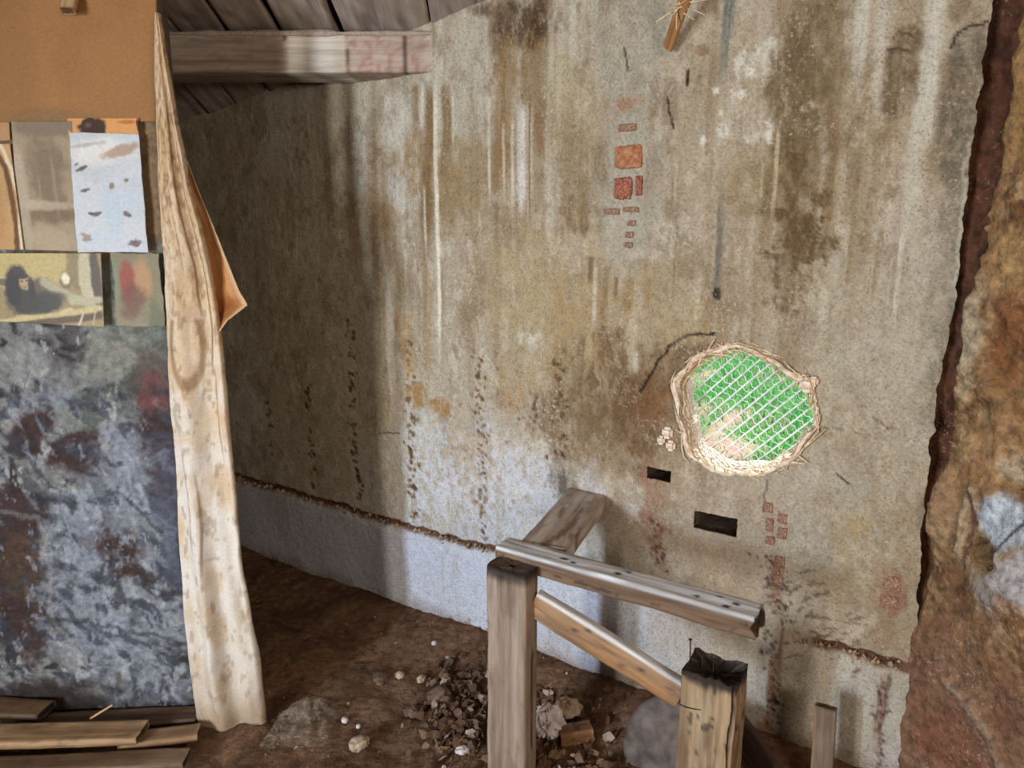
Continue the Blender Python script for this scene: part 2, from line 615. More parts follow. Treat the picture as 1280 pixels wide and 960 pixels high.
    # dark scraped field upper right
    P.blob(1000, 120, 40, 130, (128, 110, 82), 0.85, 0.45, 0.8, 16, fz=0.7)
    P.blob(1010, 60, 30, 60, (120, 102, 76), 0.7, 0.5, 0.7, 18)
    P.blob(985, 215, 22, 55, (116, 94, 66), 0.75, 0.45, 0.8, 22)
    P.blob(1000, 290, 34, 40, (112, 92, 66), 0.9, 0.3, 1.0, 28)
    P.blob(985, 345, 22, 40, (120, 98, 72), 0.7, 0.35, 1.1, 30)
    P.blob(940, 225, 30, 40, (150, 128, 92), 0.55, 0.5, 0.5, 16)
    P.streak(968, 160, 290, 5, (196, 180, 150), 0.85, 0.25, 0.001)
    P.streak(952, 200, 260, 4, (200, 188, 160), 0.5, 0.3)
    P.blob(1065, 235, 34, 80, (138, 118, 86), 0.5, 0.5, 0.9, 24)
    P.blob(1040, 20, 20, 60, (146, 130, 102), 0.5, 0.5, 0.6, 20)
    P.streak(1078, -20, 120, 18, (206, 204, 190), 0.85, 0.4, 0, 0.2)
    P.streak(1100, -20, 80, 10, (196, 190, 172), 0.7, 0.4)
    P.streak(1160, -20, 220, 30, (204, 200, 186), 0.95, 0.35, 0.001, 0.2)
    P.streak(1145, 60, 320, 16, (196, 192, 172), 0.6, 0.5)
    P.blob(1128, 90, 20, 50, (122, 106, 82), 0.8, 0.4, 0.5, 18)
    P.line([(1116, 48), (1122, 40), (1132, 40), (1140, 46)], 3.0, (96, 80, 62), 0.7, 2)
    P.line([(1110, 62), (1124, 60), (1138, 66)], 3.0, (90, 74, 58), 0.7, 2)
    P.blob(1205, 130, 30, 100, (122, 112, 94), 0.9, 0.3, 0.4, 12, h=-0.003)
    P.line([(1188, 60), (1196, 42), (1212, 34), (1232, 28)], 3.6, (66, 52, 40), 0.8, 2)
    P.blob(1200, 280, 26, 110, (138, 128, 110), 0.7, 0.6, 0.4, 12)
    for x, y0, y1, w, c, op in ((1122, 290, 420, 5, PALE, .8), (1112, 320, 410, 4, (206, 196, 170), .6), (1095, 280, 380, 8, (150, 130, 98), .5),
                                (1062, 280, 360, 8, (150, 128, 92), .5), (1140, 240, 420, 14, (178, 166, 142), .5), (1160, 330, 460, 16, (150, 136, 112), .4),
                                (1080, 150, 280, 16, (186, 176, 150), .6), (1050, 140, 260, 10, (176, 164, 134), .6), (1030, 360, 420, 14, (196, 188, 164), .5)):
        P.streak(x, y0, y1, w, c, op, 0.45)
    P.blob(1185, 420, 22, 120, (132, 122, 104), 0.6, 0.5, 0.6, 16)
    P.line([(1212, 180), (1205, 230), (1203, 270), (1196, 330), (1190, 385)], 4, (196, 190, 172), 0.6, 3)
    # yellow damp spots, lower right
    P.blob(1062, 655, 24, 14, (164, 146, 108), 0.8, 0.4, 0.8, 24)
    P.blob(1050, 675, 16, 22, (164, 147, 112), 0.6, 0.4, 0.5, 22)
    P.blob(1028, 628, 20, 9, (152, 134, 108), 0.8, 0.4, 0.7, 24)
    P.blob(1065, 612, 36, 18, (166, 158, 140), 0.6, 0.6, 0.5, 14)
    P.blob(1035, 760, 26, 46, (160, 140, 110), 0.5, 0.5, 0.5, 14, rot=-30)
    P.blob(1075, 500, 50, 60, (186, 177, 156), 0.5, 0.6, 0.4, 10)
    # red brown scars where the bricks show through
    P.blob(818, 625, 17, 46, (150, 116, 94), 0.8, 0.4, 0.8, 24, h=-0.003)
    P.blob(822, 690, 10, 28, (146, 112, 88), 0.6, 0.5, 0.7, 22)
    P.blob(972, 660, 17, 46, (166, 142, 120), 0.6, 0.4, 0.6, 18, h=-0.006)
    P.blob(972, 735, 9, 36, (144, 106, 84), 0.7, 0.5, 0.8, 24)
    P.streak(965, 800, 905, 10, (146, 108, 88), 0.75, 0.6)
    P.streak(977, 780, 870, 6, (134, 106, 90), 0.6, 0.7)
    P.blob(1112, 738, 20, 26, (150, 112, 92), 0.85, 0.35, 0.5, 20, h=-0.008)
    P.blob(1106, 785, 12, 26, (156, 128, 104), 0.7, 0.5, 0.8, 22)
    P.streak(1095, 835, 960, 10, (140, 108, 92), 0.75, 0.6)
    P.streak(1103, 835, 940, 5, (96, 76, 64), 0.6, 0.7)
    P.blob(975, 945, 36, 10, (150, 92, 68), 0.9, 0.4, 0.5, 20, rot=22)
    P.blob(960, 915, 10, 22, (156, 106, 82), 0.7, 0.5, 0.6, 20)
    # scratched band where the ledge was pulled off
    for i in range(70):
        r = random.Random(i)
        x = r.uniform(955, 1075)
        y = 735 + (x - 955) * 0.55 + r.gauss(0, 24)
        P.blob(x, y, r.uniform(5, 18), r.uniform(0.9, 1.8), (112, 94, 76), 0.6, 0.5, 0.8, 60, 34 + r.gauss(0, 14), -0.002)
    P.pits(962, 790, 972, 905, 5, 60, (84, 64, 52))
    P.pits(1098, 840, 1100, 955, 4, 46, (84, 62, 52))
    P.pits(955, 690, 985, 780, 7, 40, (88, 66, 52))
    # chains of chisel pits on the left
    for x0, y0, x1, y1, n, wd in ((436, 400, 449, 632, 66, 3), (383, 480, 392, 610, 26, 2), (512, 420, 517, 650, 90, 3.5), (598, 440, 604, 672, 90, 3.5),
                                  (697, 440, 700, 575, 60, 6), (335, 500, 340, 590, 10, 2), (820, 640, 825, 710, 30, 5), (655, 500, 680, 540, 26, 12)):
        P.pits(x0, y0, x1, y1, wd, n, (92, 66, 44))
    P.pits(640, 440, 640, 560, 40, 70, (130, 100, 70), 1, 2.6, 0.6, -0.001)
    P.pits(560, 560, 600, 640, 26, 60, (150, 118, 84), 1, 2.8, 0.6, -0.001)
    P.pits(680, 820, 700, 850, 16, 34, (92, 74, 58), 1, 2.6)
    P.pits(620, 770, 590, 790, 20, 26, (110, 90, 70), 1, 2.4)
    P.blob(520, 495, 12, 15, (158, 126, 84), 0.95, 0.25, 0.5, 26, h=-0.003)
    P.blob(550, 508, 16, 14, (156, 124, 84), 0.95, 0.25, 0.5, 26, h=-0.003)
    P.blob(585, 560, 34, 24, (176, 148, 112), 0.45, 0.5, 0.8, 24)
    P.blob(640, 500, 16, 18, (166, 134, 94), 0.6, 0.5, 0.8, 26)
    P.blob(500, 400, 14, 14, (168, 136, 92), 0.6, 0.5, 0.6, 24)
    P.blob(512, 440, 10, 26, (160, 124, 80), 0.6, 0.5, 0.7, 26)
    P.streak(490, 330, 560, 12, (214, 208, 196), 0.85, 0.4)
    P.streak(536, 330, 500, 8, (166, 138, 98), 0.5, 0.4)
    P.streak(470, 540, 690, 8, (196, 190, 176), 0.4, 0.4)
    P.streak(648, 690, 800, 4, (178, 166, 150), 0.5, 0.4)
    P.streak(556, 690, 760, 3, (170, 156, 136), 0.6, 0.4)
    P.line([(475, 541), (500, 541)], 1.6, (96, 72, 50), 0.7, 1)
    P.blob(703, 603, 22, 22, (98, 90, 78), 0.8, 0.5, 0.6, 24)
    P.line([(655, 540), (700, 478), (690, 470)], 1.5, (110, 84, 58), 0.4, 3)
    P.line([(1000, 540), (1040, 535), (1085, 545), (1120, 532)], 1.6, (120, 104, 84), 0.6, 3)
    P.line([(1045, 592), (1060, 605)], 2.2, (72, 58, 46), 0.9, 0.5)
    P.line([(1090, 520), (1110, 535)], 1.6, (100, 84, 66), 0.7, 1)
    P.line([(780, 60), (785, 90)], 2.5, (70, 58, 46), 0.9, 1.5, -0.003)
    P.line([(835, 122), (836, 140), (842, 160)], 3, (64, 52, 40), 0.9, 1.5, -0.003)
    P.line([(861, 88), (858, 105)], 5, (74, 54, 38), 0.9, 1.5, -0.003)
    P.line([(960, 600), (955, 640)], 2, (96, 76, 60), 0.6, 2)
    P.blob(880, 62, 10, 7, (146, 122, 94), 0.8, 0.3, 0.4, 30, rot=-30)
    P.line([(730, 640), (735, 680)], 2, (140, 120, 96), 0.4, 2)
    # damp dirt at the foot
    foot = 1 - sm(0.0, 0.10, B + 0.09 * (fbm(A * 14, B * 14, 4, 61) - 0.5))
    P.mix(foot * 0.55, (104, 84, 64))
    # broken joint along the old ledge line: a raw open groove
    zl = 0.365 + 0.012 * (fbm(A * 9, A * 0, 3, 71) - 0.5) * 2 + 0.010 * (fbm(A * 45, A * 0, 3, 73) - 0.5)
    vis = np.clip((1 - sm(-1.35, -1.15, A)) + sm(-0.36, -0.30, A), 0, 1)
    g = (1 - sm(0.008, 0.017, np.abs(B - zl) + 0.016 * (fbm(A * 30, B * 40, 4, 72, 0.65) - 0.42))) * vis
    P.mix(g * 0.95, (104, 74, 52))
    P.h -= g * 0.014

    # stains bite deeper than one coat
    mean = np.array([166, 152, 130.0])
    P.c = mean + (P.c - mean) * 1.22
    P.c *= (1 + 0.16 * (fbm(A * 75, B * 55, 3, 91, 0.8) - 0.5))[:, None]
    # ---- openings
    h = P.h.reshape(ns, nz)
    cs, cz = on_wall(925, 515)
    ax = abs(on_wall(1012, 515)[0] - on_wall(838, 515)[0]) / 2
    az = abs(on_wall(925, 436)[1] - on_wall(925, 594)[1]) / 2

    def circ_r(th):
        return 1 + 0.05 * np.sin(3 * th + 1.0) + 0.03 * np.sin(5 * th) + 0.018 * np.sin(11 * th + 2)

    def rect_of(x0, y0, x1, y1):
        s0, z1 = on_wall(x0, (y0 + y1) / 2)
        s1, _ = on_wall(x1, (y0 + y1) / 2)
        _, zt = on_wall((x0 + x1) / 2, y0)
        _, zb = on_wall((x0 + x1) / 2, y1)
        return s0, s1, zb, zt
    slots = [rect_of(868, 643, 922, 665), rect_of(809, 586, 839, 600), rect_of(717, 835, 724, 862)]
    cS = (S[:-1] + S[1:]) / 2
    cZ = (Z[:-1] + Z[1:]) / 2
    CS, CZ = np.meshgrid(cS, cZ, indexing='ij')
    th = np.arctan2((CZ - cz) / az, (CS - cs) / ax)
    inside = np.hypot((CS - cs) / ax, (CZ - cz) / az) < circ_r(th)
    masks = [inside]
    for (s0, s1, zb, zt) in slots:
        masks.append((CS > s0) & (CS < s1) & (CZ > zb) & (CZ < zt))
    allin = np.zeros_like(inside)
    for m in masks:
        allin |= m
    X = SS.copy()
    Y = ZZ.copy()
    X = X + sm(-0.22, -0.10, SS) * (0.030 * (fbm(ZZ * 4, ZZ * 0, 3, 81) - 0.5) + 0.022 * (fbm(ZZ * 22, ZZ * 0, 4, 82, 0.6) - 0.5))
    extraV, extraF, extraC = [], [], []
    nb = ns * nz

    def touch(m):
        t = np.zeros((ns, nz), int)
        for a in (0, 1):
            for b in (0, 1):
                t[a:ns - 1 + a, b:nz - 1 + b] += m
        return t
    rings = []
    for k, m in enumerate(masks):
        t = touch(m)
        edge = (t > 0) & (t < 4)
        ii = np.argwhere(edge)
        if k == 0:
            a = np.arctan2((Y[edge] - cz) / az, (X[edge] - cs) / ax)
            X[edge] = cs + ax * circ_r(a) * np.cos(a)
            Y[edge] = cz + az * circ_r(a) * np.sin(a)
            order = np.argsort(a)
        else:
            s0, s1, zb, zt = slots[k - 1]
            x = X[edge]
            y = Y[edge]
            d = np.stack([np.abs(x - s0), np.abs(x - s1), np.abs(y - zb), np.abs(y - zt)])
            w = d.argmin(0)
            x = np.where(w == 0, s0, np.where(w == 1, s1, x)) + rng.normal(0, 0.0007, len(x))
            y = np.where(w == 2, zb, np.where(w == 3, zt, y)) + rng.normal(0, 0.0007, len(x))
            X[edge] = x
            Y[edge] = y
            a = np.arctan2((y - (zb + zt) / 2) / (zt - zb), (x - (s0 + s1) / 2) / (s1 - s0))
            order = np.argsort(a)
        ids = ii[order, 0] * nz + ii[order, 1]
        rings.append(ids)
    hs = h.ravel()
    Xf, Yf = X.ravel(), Y.ravel()
    pos = WN[None] * (WD - hs)[:, None] + WT[None] * Xf[:, None] + np.array([0, 0, 1.0])[None] * Yf[:, None]
    faces = grid_faces(ns, nz)[~allin.ravel()]
    faces = faces[:, ::-1]
    V = [pos]
    CC = [P.c]
    FF = [faces]
    base = nb
    for k, ids in enumerate(rings):
        n = len(ids)
        depth = 0.13 if k == 0 else (0.13 if k < 3 else 0.05)
        steps = 7 if k == 0 else 3
        prev = ids
        for st_ in range(1, steps + 1):
            q = st_ / steps
            p = pos[ids] + WN[None] * (depth * q)
            if k == 0:
                rr = 0.010 * (rng.random(n) - 0.5)
                rad = (Xf[ids] - cs)[:, None] * WT[None] + (Yf[ids] - cz)[:, None] * np.array([0, 0, 1.0])[None]
                p = p + rad * rr[:, None] * 3 - rad * 0.06 * math.sin(q * math.pi)
            V.append(p)
            shade = np.array((226, 214, 198)) if k == 0 else np.array((96, 78, 62))
            CC.append(np.tile(shade, (n, 1)) + rng.normal(0, 9, (n, 1)))
            cur = np.arange(base, base + n)
            base += n
            f = np.stack([prev, np.roll(prev, -1), np.roll(cur, -1), cur], -1)
            FF.append(f)
            prev = cur
        if k > 0:
            V.append(pos[ids].mean(0, keepdims=True) + WN[None] * depth)
            CC.append(np.array([[70, 54, 42]]))
            f = np.stack([prev, np.roll(prev, -1), np.full(n, base), np.full(n, base)], -1)
            back = [(int(a_), int(b_), base) for a_, b_ in zip(prev, np.roll(prev, -1))]
            rings_back.append(back)
            base += 1
    Vv = np.concatenate(V)
    Cc = np.concatenate(CC)
    quads = np.concatenate(FF)
    tri = [b for bb in rings_back for b in bb]
    # triangles of the pocket backs as a second poly size: split quads are kept, tris appended
    me_faces = quads
    o = put('wall_back', Vv, me_faces, M_PLASTER, None, Cc)
    if tri:
        me = bpy.data.meshes.new('recess_back')
        used = sorted({i for t in tri for i in t})
        mp = {v: i for i, v in enumerate(used)}
        ob = put('recess_back', Vv[used], [tuple(mp[i] for i in t) for t in tri],
                 mat_noise('recess_dark', (52, 40, 32), (84, 66, 52), 40), o, smooth=False)
        bpy.data.meshes.remove(me)
    tag(o, 'stained peeling plaster wall with a round hole through it', None, None, 'structure')
    return o, (cs, cz, ax, az, circ_r), P


rings_back = []
wall_back, HOLE, WALLPAINT = build_plaster_wall()


# ------------------------------------------------------------------ partition wall (left) with mould
PY = 2.06
PX1 = -0.905


def build_partition():
    xs = np.concatenate([np.linspace(-4.25, -1.62, 26)[:-1], np.arange(-1.62, PX1 + 1e-6, 0.005)])
    xs[-1] = PX1
    zs = np.concatenate([np.linspace(-0.2, -0.06, 4)[:-1], np.arange(-0.06, 2.27, 0.005)])
    XX, ZZ = np.meshgrid(xs, zs, indexing='ij')

    def inv(px, py):
        p = on_y(px, py, PY)
        return float(p[0]), float(p[2])
    P = Paint(XX, ZZ, inv, (128, 126, 122))
    A, B = P.A, P.B
    w1 = 0.10 * (fbm(A * 6, B * 6, 3, 5) - 0.5)
    w2 = 0.10 * (fbm(A * 6 + 20, B * 6, 3, 6) - 0.5)
    n1 = fbm((A + w1) * 9 + B * 3, (B + w2) * 7, 5, 1)
    P.mix(sm(0.43, 0.66, n1) * 0.8, (78, 74, 74))
    n2 = fbm((A + w1) * 13 + 5, (B + w2) * 10 + A * 6, 5, 2)
    P.mix(sm(0.50, 0.70, n2) * 0.75, (158, 157, 152))
    n3 = fbm((A + w2) * 26 + 5, (B + w1) * 22, 5, 3)
    P.mix(sm(0.55, 0.66, n3) * 0.85, (44, 40, 40))
    P.mix(sm(0.60, 0.70, fbm((A + w1) * 44 , (B - w2) * 22, 5, 4, 0.65)) * 0.75, (186, 185, 180))
    # upper band is greener, right side faded poster colours
    P.blob(165, 400, 60, 110, (110, 122, 104), 0.6, 0.6, 0.4, 12)
    P.blob(185, 470, 26, 50, (92, 74, 66), 0.8, 0.5, 0.5, 14)
    P.blob(190, 500, 14, 26, (120, 66, 62), 0.7, 0.5, 0.5, 18)
    P.blob(100, 520, 26, 30, (120, 124, 112), 0.7, 0.5, 0.8, 18)
    P.blob(130, 450, 30, 40, (150, 146, 132), 0.7, 0.5, 0.8, 16)
    # red-black damp blotches
    for x, y, rx, ry, rot in ((40, 540, 30, 22, 30), (85, 565, 34, 18, 20), (115, 590, 26, 22, 10), (195, 560, 22, 40, 0), (205, 610, 18, 40, 0),
                              (130, 675, 22, 14, 20), (160, 705, 22, 24, 40), (20, 660, 28, 50, 0), (15, 720, 34, 60, 0), (30, 780, 30, 40, 0)):
        P.blob(x, y, rx, ry, (58, 38, 34), 0.9, 0.4, 0.6, 16, rot)
    P.blob(20, 700, 22, 40, (88, 66, 46), 0.6, 0.5, 0.7, 20)
    # pale blue flaking lime
    for x, y, rx, ry, rot, op in ((150, 610, 44, 50, 30, .75), (90, 680, 34, 50, 0, .8), (100, 770, 60, 50, 15, .8), (170, 800, 60, 40, 20, .7),
                                  (60, 500, 40, 16, 10, .6), (170, 560, 30, 30, 40, .6), (200, 680, 26, 60, 0, .45), (180, 860, 50, 22, 10, .6)):
        P.blob(x, y, rx, ry, (138, 143, 152), op * 0.9, 0.6, 0.9, 20, rot)
    n5 = fbm((A + w1) * 34 + B * 18, (B + w2) * 30, 5, 9)
    P.mix(sm(0.54, 0.68, n5) * 0.7 * (1 - sm(0.98, 1.08, B)), (56, 58, 66))
    P.mix(sm(0.58, 0.72, fbm((A + w2) * 50, (B + w1) * 30 + A * 20, 5, 10, 0.65)) * 0.6 * (1 - sm(0.9, 1.05, B)), (172, 177, 184))
    P.blob(215, 640, 22, 90, (74, 76, 92), 0.6, 0.6, 0.4, 12)
    P.line([(0, 640), (50, 650), (60, 700), (64, 770), (90, 800)], 6, (150, 146, 140), 0.5, 5)
    P.line([(60, 772), (130, 782), (215, 800)], 5, (50, 48, 50), 0.5, 6)
    P.blob(60, 880, 90, 26, (44, 34, 28), 0.85, 0.5, 0.5, 14, 8)
    # cement grey behind the papers
    P.blob(100, 225, 170, 100, (140, 112, 80), 0.95, 0.25, 0.2, 10)
    P.c *= 0.88
    h = 0.010 * (fbm(A * 5, B * 5, 3, 41) - 0.5) + 0.006 * (n3 - 0.5) + 0.006 * (n1 - 0.5)
    h = h * (1 - sm(1.1, 1.2, B)) * 1.6 + P.h
    ed = sm(PX1 - 0.02, PX1, A)

    def sweep(z):
        return 0.075 * (1 - sm(0.7, 1.85, z))
    pos = np.stack([A + sweep(B) * sm(PX1 - 0.12, PX1, A), PY - h + ed * 0.01, B], -1)
    f = grid_faces(len(xs), len(zs))
    n = len(pos)
    # end cheek and rear face give the partition its thickness
    zi = np.arange(len(zs))
    last = (len(xs) - 1) * len(zs) + zi
    b1 = np.stack([PX1 + sweep(zs), np.full(len(zs), PY + 0.10), zs], -1)
    b2 = np.stack([np.full(len(zs), -4.25), np.full(len(zs), PY + 0.10), zs], -1)
    pos = np.concatenate([pos, b1, b2])
    i1 = n + zi
    i2 = n + len(zs) + zi
    f2 = np.stack([last[:-1], i1[:-1], i1[1:], last[1:]], -1)
    f3 = np.stack([i1[:-1], i2[:-1], i2[1:], i1[1:]], -1)
    c = np.concatenate([P.c, np.tile([120, 100, 80], (2 * len(zs), 1))])
    o = put('wall_partition', pos, np.concatenate([f, f2, f3]), M_MOULD, None, c)
    return tag(o, 'mould-blackened partition wall with flaking blue-white paint', None, None, 'structure')


wall_partition = build_partition()


# ------------------------------------------------------------------ rubble wall on the right
CORNER = wp(-0.092, 0)
RDIR = np.array([0.42, -0.907, 0.0])
RNRM = np.array([-0.907, -0.42, 0.0])        # towards the room


def on_right(px, py):
    r = ray(px, py)
    k = ((CORNER - C_) @ RNRM) / (RNRM @ r)
    p = C_ + k * r
    return float((p - CORNER) @ RDIR), float(p[2])


def build_right_wall():
    us = np.concatenate([np.arange(-0.20, 0.42, 0.004), np.linspace(0.43, 3.75, 34)])
    zs = np.concatenate([np.linspace(-0.25, -0.1, 4)[:-1], np.arange(-0.1, 2.36, 0.006), np.linspace(2.4, 3.5, 12)])
    UU, ZZ = np.meshgrid(us, zs, indexing='ij')
    P = Paint(UU, ZZ, on_right, (150, 116, 78))
    A, B = P.A, P.B
    P.mix(sm(0.45, 0.68, fbm(A * 7, B * 5, 5, 1)) * 0.7, (176, 146, 104))
    P.mix(sm(0.52, 0.7, fbm(A * 12 + 3, B * 10, 5, 2)) * 0.6, (116, 78, 50))
    P.h += 0.08 * (fbm(A * 4.5, B * 3.2, 3, 3) - 0.5) + 0.045 * (fbm(A * 14, B * 10, 5, 4, 0.6) - 0.5)
    P.mix(sm(0.56, 0.66, fbm(A * 30, B * 24, 5, 6, 0.7)) * 0.6, (92, 62, 42))
    P.mix(sm(0.58, 0.68, fbm(A * 26 + 9, B * 20, 5, 7, 0.7)) * 0.6, (196, 172, 134))
    smooth = 1 - sm(0.34, 0.62, B)
    P.mix(smooth * 0.9, (140, 106, 82))
    P.mix(smooth * sm(0.5, 0.7, fbm(A * 8, B * 5, 4, 9)) * 0.5, (120, 82, 62))
    P.h *= (1 - 0.75 * smooth)
    # ochre, brown and pale fields
    P.blob(1262, 120, 26, 120, (168, 132, 86), 0.7, 0.5, 0.6, 14)
    P.blob(1262, 330, 24, 60, (176, 142, 96), 0.7, 0.5, 0.6, 14)
    P.blob(1262, 430, 22, 60, (138, 88, 54), 0.7, 0.5, 0.6, 16)
    P.blob(1222, 290, 12, 40, (186, 158, 114), 0.8, 0.4, 0.6, 20, h=0.015)
    P.blob(1218, 410, 16, 70, (188, 174, 148), 0.85, 0.4, 0.6, 20, h=0.012)
    P.blob(1240, 560, 36, 44, (172, 134, 94), 0.7, 0.5, 0.5, 16)
    P.blob(1262, 590, 20, 20, (186, 170, 142), 0.8, 0.5, 0.8, 24)
    P.blob(1180, 640, 22, 50, (166, 136, 104), 0.8, 0.5, 0.5, 16, h=0.02)
    P.streak(1208, 600, 720, 18, (190, 172, 142), 0.8, 0.3, 0.03)
    P.blob(1250, 655, 36, 36, (196, 206, 214), 1.0, 0.3, 0.3, 18)  # sky light on the wall painted in as a bluish patch
    P.blob(1275, 715, 30, 40, (186, 184, 188), 0.9, 0.4, 0.6, 20)
    P.blob(1245, 735, 26, 26, (178, 168, 162), 0.8, 0.4, 0.6, 20, h=0.015)
    P.blob(1190, 820, 30, 90, (138, 104, 80), 0.5, 0.5, 0.4, 10)
    P.blob(1180, 930, 50, 40, (134, 84, 64), 0.6, 0.5, 0.6, 14)
    P.line([(1180, 850), (1215, 890), (1240, 930), (1250, 970)], 12, (168, 146, 126), 0.6, 6, 0.015)
    P.line([(1222, 675), (1245, 690), (1280, 652)], 3.0, (84, 66, 54), 0.9, 2, -0.008)
    P.line([(1208, 610), (1216, 640), (1210, 690), (1200, 730)], 3.0, (80, 58, 44), 0.8, 3, -0.010)
    # the open joint at the corner: dark red earth set back between the two walls
    gq = [on_right(*q) for q in ((1152, 700), (1172, 600), (1188, 540), (1200, 460), (1214, 380), (1230, 300), (1244, 200), (1260, 90), (1280, -20))]
    gapw = np.maximum(np.interp(B, [q[1] for q in gq], [q[0] for q in gq]), 0.004)
    gap = 1 - sm(0.80, 1.12, A / gapw + 0.9 * (fbm(A * 24, B * 12, 4, 30, 0.65) - 0.5))
    gap = gap * sm(0.45, 0.60, B)
    P.mix(gap * 0.95, (104, 66, 50))
    P.mix(gap * sm(0.5, 0.65, fbm(A * 30, B * 20, 3, 31)) * 0.6, (62, 40, 32))
    P.h -= gap * 0.045
    # square putlog hole
    u0, zt = on_right(1216, 681)
    u1, _ = on_right(1247, 690)
    _, zb = on_right(1230, 704)
    zt = on_right(1230, 680)[1]
    m = sm(u0 - 0.004, u0 + 0.002, A) * (1 - sm(u1 - 0.002, u1 + 0.004, A)) * sm(zb - 0.005, zb + 0.003, B) * (1 - sm(zt - 0.003, zt + 0.005, B))
    P.h = np.where(m > 0.5, -0.11, P.h)
    P.mix(m, (96, 76, 56))
    far = sm(0.4, 0.7, A)
    P.h *= (1 - far)
    pos = CORNER[None] + RDIR[None] * A[:, None] + np.array([[0, 0, 1.0]]) * B[:, None] + RNRM[None] * P.h[:, None]
    o = put('wall_right', pos, grid_faces(len(us), len(zs))[:, ::-1], M_STONE, None, P.c)
    return tag(o, 'rough earth and rubble wall in ochre and brown beside the plaster', None, None, 'structure')


wall_right = build_right_wall()


# ------------------------------------------------------------------ room shell behind the camera
def boxes(name, lst, mat, kind='structure', label=None):
    V, Fc = [], []
    for (x0, y0, z0, x1, y1, z1) in lst:
        b = len(V)
        V += [(x0, y0, z0), (x1, y0, z0), (x1, y1, z0), (x0, y1, z0), (x0, y0, z1), (x1, y0, z1), (x1, y1, z1), (x0, y1, z1)]
        for f in ((0, 3, 2, 1), (4, 5, 6, 7), (0, 1, 5, 4), (1, 2, 6, 5), (2, 3, 7, 6), (3, 0, 4, 7)):
            Fc.append(tuple(b + i for i in f))
    o = put(name, V, Fc, mat, None, None, False)
    return tag(o, label, None, None, kind)


M_SHELL = mat_noise('shell_plaster', (168, 148, 120), (198, 182, 156), 8, 0.95, 0.4, 0.01)
boxes('wall_left', [(-4.4, -1.7, -0.2, -4.2, 2.2, 3.7), (-2.65, 2.17, -0.2, -2.5, 4.3, 2.5)], M_SHELL, label='plastered side wall')
boxes('wall_rear', [(-4.4, -1.85, -0.2, DOOR_X0, -1.65, 3.8), (DOOR_X0, -1.85, DOOR_H, DOOR_X1, -1.65, 3.8), (DOOR_X1, -1.85, -0.2, 0.75, -1.65, 3.8),
                    (0.75, -1.85, -0.2, 1.75, -1.65, 1.42), (0.75, -1.85, 2.08, 1.75, -1.65, 3.8), (1.75, -1.85, -0.2, 2.9, -1.65, 3.8)], M_SHELL,  # the window opening is made up to hold the fill lamp
      label='plastered wall behind the viewer with a doorway and an added small window')


# ------------------------------------------------------------------ earth floor
def floor_h(x, y):
    h = 0.05 * (fbm(x * 2.3, y * 2.3, 4, 51) - 0.5) + 0.022 * (fbm(x * 9, y * 9, 4, 52) - 0.5) + 0.010 * (fbm(x * 40, y * 40, 3, 53) - 0.5)
    d = WD - (x * WN[0] + y * WN[1])
    h = h + 0.05 * (1 - sm(0.0, 0.28, d))
    return h - 0.005


def build_floor():
    xs = np.concatenate([np.linspace(-4.4, -1.5, 30)[:-1], np.arange(-1.5, 1.2, 0.01), np.linspace(1.22, 3.0, 14)])
    ys = np.concatenate([np.linspace(-1.9, 0.9, 26)[:-1], np.arange(0.9, 3.6, 0.01), np.linspace(3.62, 4.4, 8)])
    XX, YY = np.meshgrid(xs, ys, indexing='ij')

    def inv(px, py):
        p = on_z(px, py, 0.0)
        return float(p[0]), float(p[1])
    P = Paint(XX, YY, inv, (112, 84, 64))
    A, B = P.A, P.B
    P.mix(sm(0.5, 0.7, fbm(A * 4, B * 4, 5, 1)) * 0.6, (126, 96, 72))
    P.mix(sm(0.50, 0.7, fbm(A * 11, B * 11, 5, 2)) * 0.6, (78, 56, 40))
    P.mix(sm(0.62, 0.70, fbm(A * 30, B * 30, 4, 3)) * 0.4, (140, 114, 90))
    P.blob(470, 880, 50, 30, (142, 116, 92), 0.5, 0.5, 0.8, 14)
    P.blob(540, 930, 60, 26, (140, 114, 92), 0.5, 0.5, 0.8, 16)
    P.blob(380, 830, 60, 26, (126, 96, 68), 0.5, 0.5, 0.6, 12)
    z = floor_h(A, B)
    o = put('floor', np.stack([A, B, z], -1), grid_faces(len(xs), len(ys)), M_SOIL, None, P.c)
    return tag(o, 'dark earth floor strewn with debris', None, None, 'structure')


floor = build_floor()


# ------------------------------------------------------------------ timbers
def frame_matrix(p0, p1, up):
    p0 = Vector(p0)
    x = (Vector(p1) - p0).normalized()
    u = Vector(up)
    y = u.cross(x).normalized()
    z = x.cross(y).normalized()
    return Matrix(((x.x, y.x, z.x, p0.x), (x.y, y.y, z.y, p0.y), (x.z, y.z, z.z, p0.z), (0, 0, 0, 1)))


